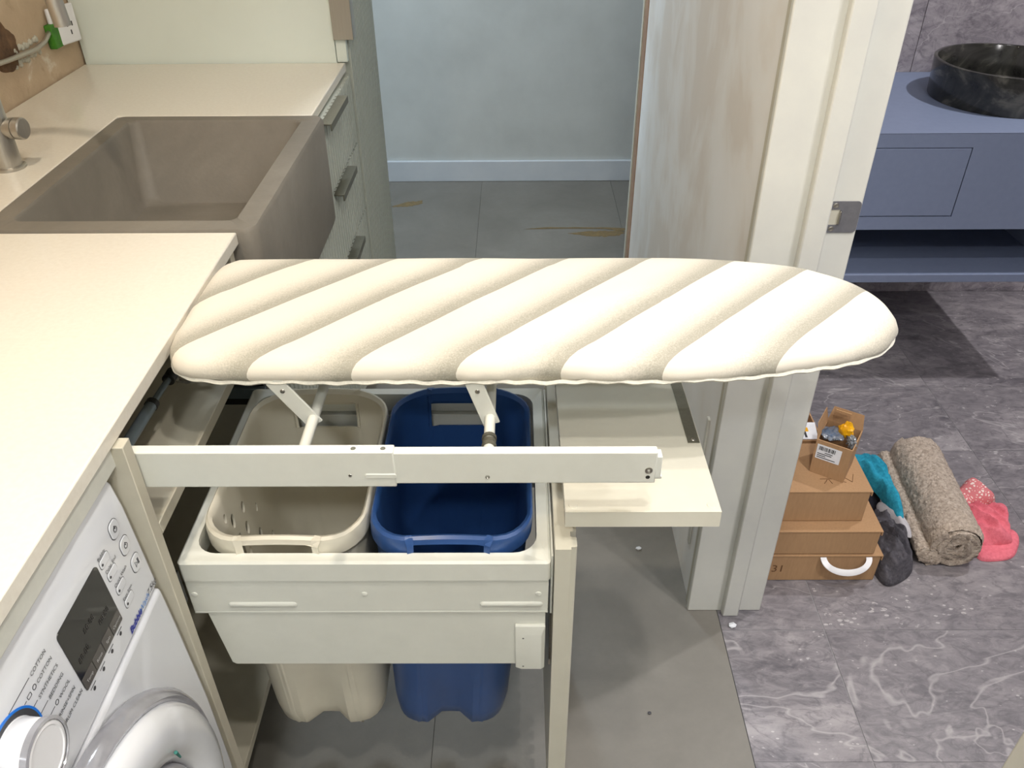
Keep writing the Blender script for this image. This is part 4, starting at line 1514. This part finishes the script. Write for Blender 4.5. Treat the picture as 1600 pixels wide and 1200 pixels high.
cS = sp_(0.5, 0.5, 0)
crumple('yellow_packet', 'yellow', sp_(0.62, 0.62, 0.100), 0.0155, 4, 'crumpled yellow packet in the small open carton', 'packet', 0.9, 0.7, 1.2, 0.5, 2.5, 3)
crumple('plastic_bag', 'poly_blue', sp_(0.30, 0.50, 0.086), 0.019, 9, 'crumpled blue grey plastic bag inside the small carton', 'bag', 1.2, 1.1, 0.5, 0.5, 1.6, 4)
crumple('plastic_bag', 'poly', sp_(0.86, 0.42, 0.087), 0.012, 14, 'clear plastic wrap poking from the small carton beside the yellow packet', 'wrap', 0.7, 1.0, 1.1, 0.7, 1.7, 4)

# open flap box behind, with a courier label
fb = thing('flap_carton', 'open kraft box with white and yellow label behind the small carton', 'box', (0.60, 1.53, 0.155))
g = G()
P0 = [(0.530, 1.462), (0.694, 1.462), (0.694, 1.60), (0.530, 1.60)]
Pi = [(0.533, 1.465), (0.691, 1.465), (0.691, 1.597), (0.533, 1.597)]
g.loops([z3(P0, 0.155), z3(P0, 0.245), z3(Pi, 0.245), z3(Pi, 0.158)])
build(g, 'body', 'card', fb)
g = G()
q = [(0.530, 1.601, 0.245), (0.704, 1.601, 0.245), (0.694, 1.612, 0.268), (0.680, 1.618, 0.282), (0.530, 1.618, 0.282)]
g.loops([[Vector(p) for p in q], [Vector(p) + Vector((0, 0.0015, -0.0005)) for p in q]])
build(g, 'lid_flap', 'card_in', fb)
g = G()
q = [(0.54, 1.466, 0.2455), (0.684, 1.466, 0.2455), (0.690, 1.520, 0.2515), (0.54, 1.520, 0.2515)]
g.loops([[Vector(p) for p in q], [Vector(p) + Vector((0, -0.0001, 0.0008)) for p in q]])
lb2 = build(g, 'courier_label', 'paper', fb)
ROOT[lb2.name] = Vector((0, 0, 0))
for (xa, xb, t0, t1, m_) in ((0.58, 0.668, 0.45, 0.70, 'yellow'), *[(0.590 + 0.011 * k, 0.595 + 0.011 * k, 0.10, 0.45, 'paper_ink') for k in range(7)]):
    pts = []
    for xx, t in ((xa, t0), (xb, t0), (xb, t1), (xa, t1)):
        pts.append(Vector((xx, 1.466 + 0.054 * t, 0.2455 + 0.006 * t + 0.0009)))
    g = G()
    g.loops([pts, [p + Vector((0, 0, 0.0003)) for p in pts]])
    build(g, 'label_print', m_, lb2)

# ================================================================== RUG ROLL AND CLOTHES


def rug_section(axis_pt, N=150):
    pass


rt = thing('rolled_rug', 'rolled beige fluffy bath mat with a loose outer flap on the marble floor', 'rug', (1.0, 1.46, 0.0))
A0, A1 = Vector((0.987, 1.312, 0.0)), Vector((1.018, 1.640, 0.0))
ax = (A1 - A0).normalized()
side = Vector((ax.y, -ax.x, 0))
RR = 0.0595
# spiral centre line, from the middle outwards then off as a flap to the left
pth = []
T = 2.75
for i in range(150):
    t = i / 149
    a = t * T * 2 * math.pi
    r = 0.006 + (RR - 0.009 - 0.006) * (t ** 0.9)
    pth.append((r, a))
a_end = math.radians(232)
sh = a_end - pth[-1][1]
cl = [Vector((r * math.cos(-(a + sh)), RR + r * math.sin(-(a + sh)))) for r, a in pth]


def strip(cl, th):
    L_, R_ = [], []
    for i, p in enumerate(cl):
        t = (cl[min(i + 1, len(cl) - 1)] - cl[max(i - 1, 0)]).normalized()
        n_ = Vector((-t.y, t.x))
        L_.append(p + n_ * th)
        R_.append(p - n_ * th)
    cap = []
    return L_ + R_[::-1]


def rug_mesh(sec, a0, a1, nlen, amp, seed):
    g = G()
    lps = []
    for k in range(nlen + 1):
        f = k / nlen
        c = A0.lerp(A1, a0 + (a1 - a0) * f)
        end = min(f, 1 - f) * nlen
        sh_ = 1.0 if end >= 1 else 0.97
        lp = []
        m_ = len(sec)
        for i, p in enumerate(sec):
            q = c + side * p.x + Vector((0, 0, p.y))
            w = mnoise.noise(q * 170 + Vector((seed, 0, 0))) * amp + mnoise.noise(q * 60) * amp * 0.8
            t = (sec[(i + 1) % m_] - sec[i - 1]).normalized()
            n_ = Vector((-t.y, t.x))
            q = q + (side * n_.x + Vector((0, 0, n_.y))) * w + ax * (mnoise.noise(q * 150 + Vector((0, seed, 7))) * 0.005 if end < 1 else 0)
            q.z = max(q.z, 0.0015)
            lp.append(q)
        lps.append(lp)
    g.loops(lps)
    return g


build(rug_mesh(strip(cl, 0.0092), -0.02, 1, 90, 0.0022, 1), 'roll', 'rug', rt, smooth=80)
# solid outer coat so that the roll reads full
oc = [Vector((RR * math.cos(2 * math.pi * k / 120), RR + RR * math.sin(2 * math.pi * k / 120))) for k in range(120)]
oi = [Vector((0.86 * RR * math.cos(2 * math.pi * k / 120), RR + 0.86 * RR * math.sin(2 * math.pi * k / 120))) for k in range(120)]
g = G()
n_l = 100
rowsO, rowsI = [], []
for k in range(n_l + 1):
    f = k / n_l
    c = A0.lerp(A1, f)
    lo_ = []
    for p in oc:
        q = c + side * p.x + Vector((0, 0, p.y))
        d = (side * p.x + Vector((0, 0, p.y - RR))).normalized()
        w = mnoise.noise(q * 190) * 0.0030 + mnoise.noise(q * 75) * 0.0024
        e = min(f, 1 - f) / 0.05
        rd = 0 if e > 1 else -0.008 * (1 - e) ** 2
        q = q + d * (w + rd)
        q.z = max(q.z, 0.0015)
        lo_.append(q)
    rowsO.append(lo_)
g.loops(rowsO + [[A1 + side * p.x + Vector((0, 0, p.y)) for p in oi]], False, True)
build(g, 'outer_turn', 'rug', rt, smooth=80)
# loose flap lying to the left of the roll
fsec = []
for k in range(64):
    a = 2 * math.pi * k / 64
    ca, sa = math.cos(a), math.sin(a)
    fsec.append(Vector((-0.054 + 0.027 * ca - 0.010 * sa, 0.029 + 0.027 * sa)))
build(rug_mesh(fsec, -0.02, 1.02, 90, 0.0034, 5), 'loose_flap', 'rug', rt, smooth=80)


def cloth(name, m, outline, label, cat, h=0.03, z0=0.0, folds=0.006, freq=18, seed=1, M_=110, K=26, rough=0.035, parent=None, zfun=None, edge=0.35):
    """A crumpled piece of cloth: closed mound over an outline on the floor."""
    pts = closed_spline(outline, M_)
    c = Vector((sum(p.x for p in pts) / M_, sum(p.y for p in pts) / M_))
    lps = []
    lps.append([(p.x, p.y, z0 + 0.0006 + (zfun(p.x, p.y) if zfun else 0)) for p in pts])
    for k in range(K + 1):
        s = 1 - k / (K + 0.3)
        lp = []
        for i, p in enumerate(pts):
            wob = 1 + rough * mnoise.noise(Vector((p.x * 30, p.y * 30, seed))) * s
            q = c + (p - c) * s * wob
            prof_ = (1 - s ** (1 / edge)) if s < 1 else 0.0
            n1 = mnoise.noise(Vector((q.x * freq, q.y * freq * 0.45, seed)))
            n2 = abs(mnoise.noise(Vector((q.x * freq * 1.3 + q.y * freq * 0.6, q.y * freq * 0.5, seed + 9))))
            z = z0 + (zfun(q.x, q.y) if zfun else 0) + 0.004 * (k > 0) + h * prof_ * (0.75 + 0.35 * n1) + folds * (1 - 2.2 * n2) * min(1, prof_ * 2 + 0.15) + folds * 0.35 * mnoise.noise(Vector((q.x * freq * 3, q.y * freq * 3, seed)))
            lp.append((q.x, q.y, max(z, z0 + (0.0025 if k else 0.002))))
        lps.append(lp)
    g = G()
    g.loops(lps)
    o = build(g, name, m, parent, smooth=70)
    if label:
        tag(o, label, cat)
    return o


cloth('charcoal_garment', 'char', [(0.82, 1.25), (0.862, 1.262), (0.897, 1.297), (0.906, 1.338), (0.908, 1.4), (0.905, 1.455), (0.882, 1.475), (0.85, 1.46), (0.828, 1.4), (0.812, 1.335), (0.806, 1.285)], 'crumpled charcoal garment on the floor between the boxes and the rolled mat', 'garment', h=0.060, folds=0.030, freq=28, seed=3)
cloth('black_garment', 'navy_cloth', [(0.812, 1.47), (0.845, 1.455), (0.885, 1.47), (0.9, 1.53), (0.885, 1.595), (0.845, 1.605), (0.812, 1.58), (0.806, 1.52)], 'black cloth bunched between the teal towel and the charcoal garment', 'garment', h=0.060, folds=0.016, freq=26, seed=8)
cloth('teal_towel', 'teal', [(0.815, 1.56), (0.842, 1.52), (0.864, 1.48), (0.872, 1.425), (0.884, 1.388), (0.899, 1.4), (0.906, 1.467), (0.916, 1.545), (0.91, 1.6), (0.86, 1.612), (0.82, 1.605)], 'teal terry towel lying against the kraft boxes', 'towel', h=0.045, z0=0.064, folds=0.014, freq=26, seed=5)
cloth('pale_garment', 'grey_cloth', [(0.858, 1.44), (0.872, 1.4), (0.888, 1.362), (0.903, 1.352), (0.91, 1.372), (0.903, 1.41), (0.886, 1.45), (0.868, 1.465)], 'small pale grey garment under the end of the teal towel', 'garment', h=0.03, z0=0.046, folds=0.004, freq=30, seed=6)
pt = thing('pink_towel', 'pink towel crumpled at the right side of the rolled mat', 'towel', (1.12, 1.42, 0.0))
cloth('lower_fold', 'pink', [(1.06, 1.345), (1.068, 1.322), (1.124, 1.325), (1.157, 1.346), (1.186, 1.395), (1.172, 1.418), (1.1, 1.405), (1.06, 1.375)], None, None, h=0.010, folds=0.003, freq=16, seed=11, parent=pt, edge=0.12)
cloth('upper_fold', 'pink', [(1.056, 1.38), (1.09, 1.362), (1.15, 1.366), (1.164, 1.4), (1.174, 1.43), (1.188, 1.468), (1.165, 1.488), (1.093, 1.493), (1.062, 1.48), (1.056, 1.43)], None, None, h=0.022, z0=0.010, folds=0.016, freq=20, seed=13, parent=pt, edge=0.16)
cloth('floral_cloth', 'floral', [(1.156, 1.58), (1.182, 1.515), (1.165, 1.494), (1.086, 1.497), (1.078, 1.529), (1.11, 1.555)], 'pink and white floral cloth behind the pink towel', 'cloth', h=0.040, folds=0.008, freq=15, seed=17, edge=0.2)

# ================================================================== FLOOR CRUMBS
for i, (x, y, r, lab_) in enumerate(((0.283, 1.362, 0.006, 'white plaster chip on the dark floor under the folded-down drawer front'), (0.252, 0.935, 0.0035, 'tiny dark crumb on the concrete tile floor near the hamper front'), (0.455, 1.140, 0.008, 'white plaster chip at the foot of the door jamb'))):
    g = G()
    bmesh.ops.create_icosphere(g.bm, subdivisions=1, radius=r)
    for v in g.bm.verts:
        v.co = Vector((x, y, 0.0005 + r * 0.45)) + Vector((v.co.x * (1 + 0.5 * random.random()), v.co.y, max(v.co.z * 0.5, -r * 0.44)))
    tag(build(g, 'plaster_chip', 'ink' if i == 1 else 'paper'), lab_, 'debris')
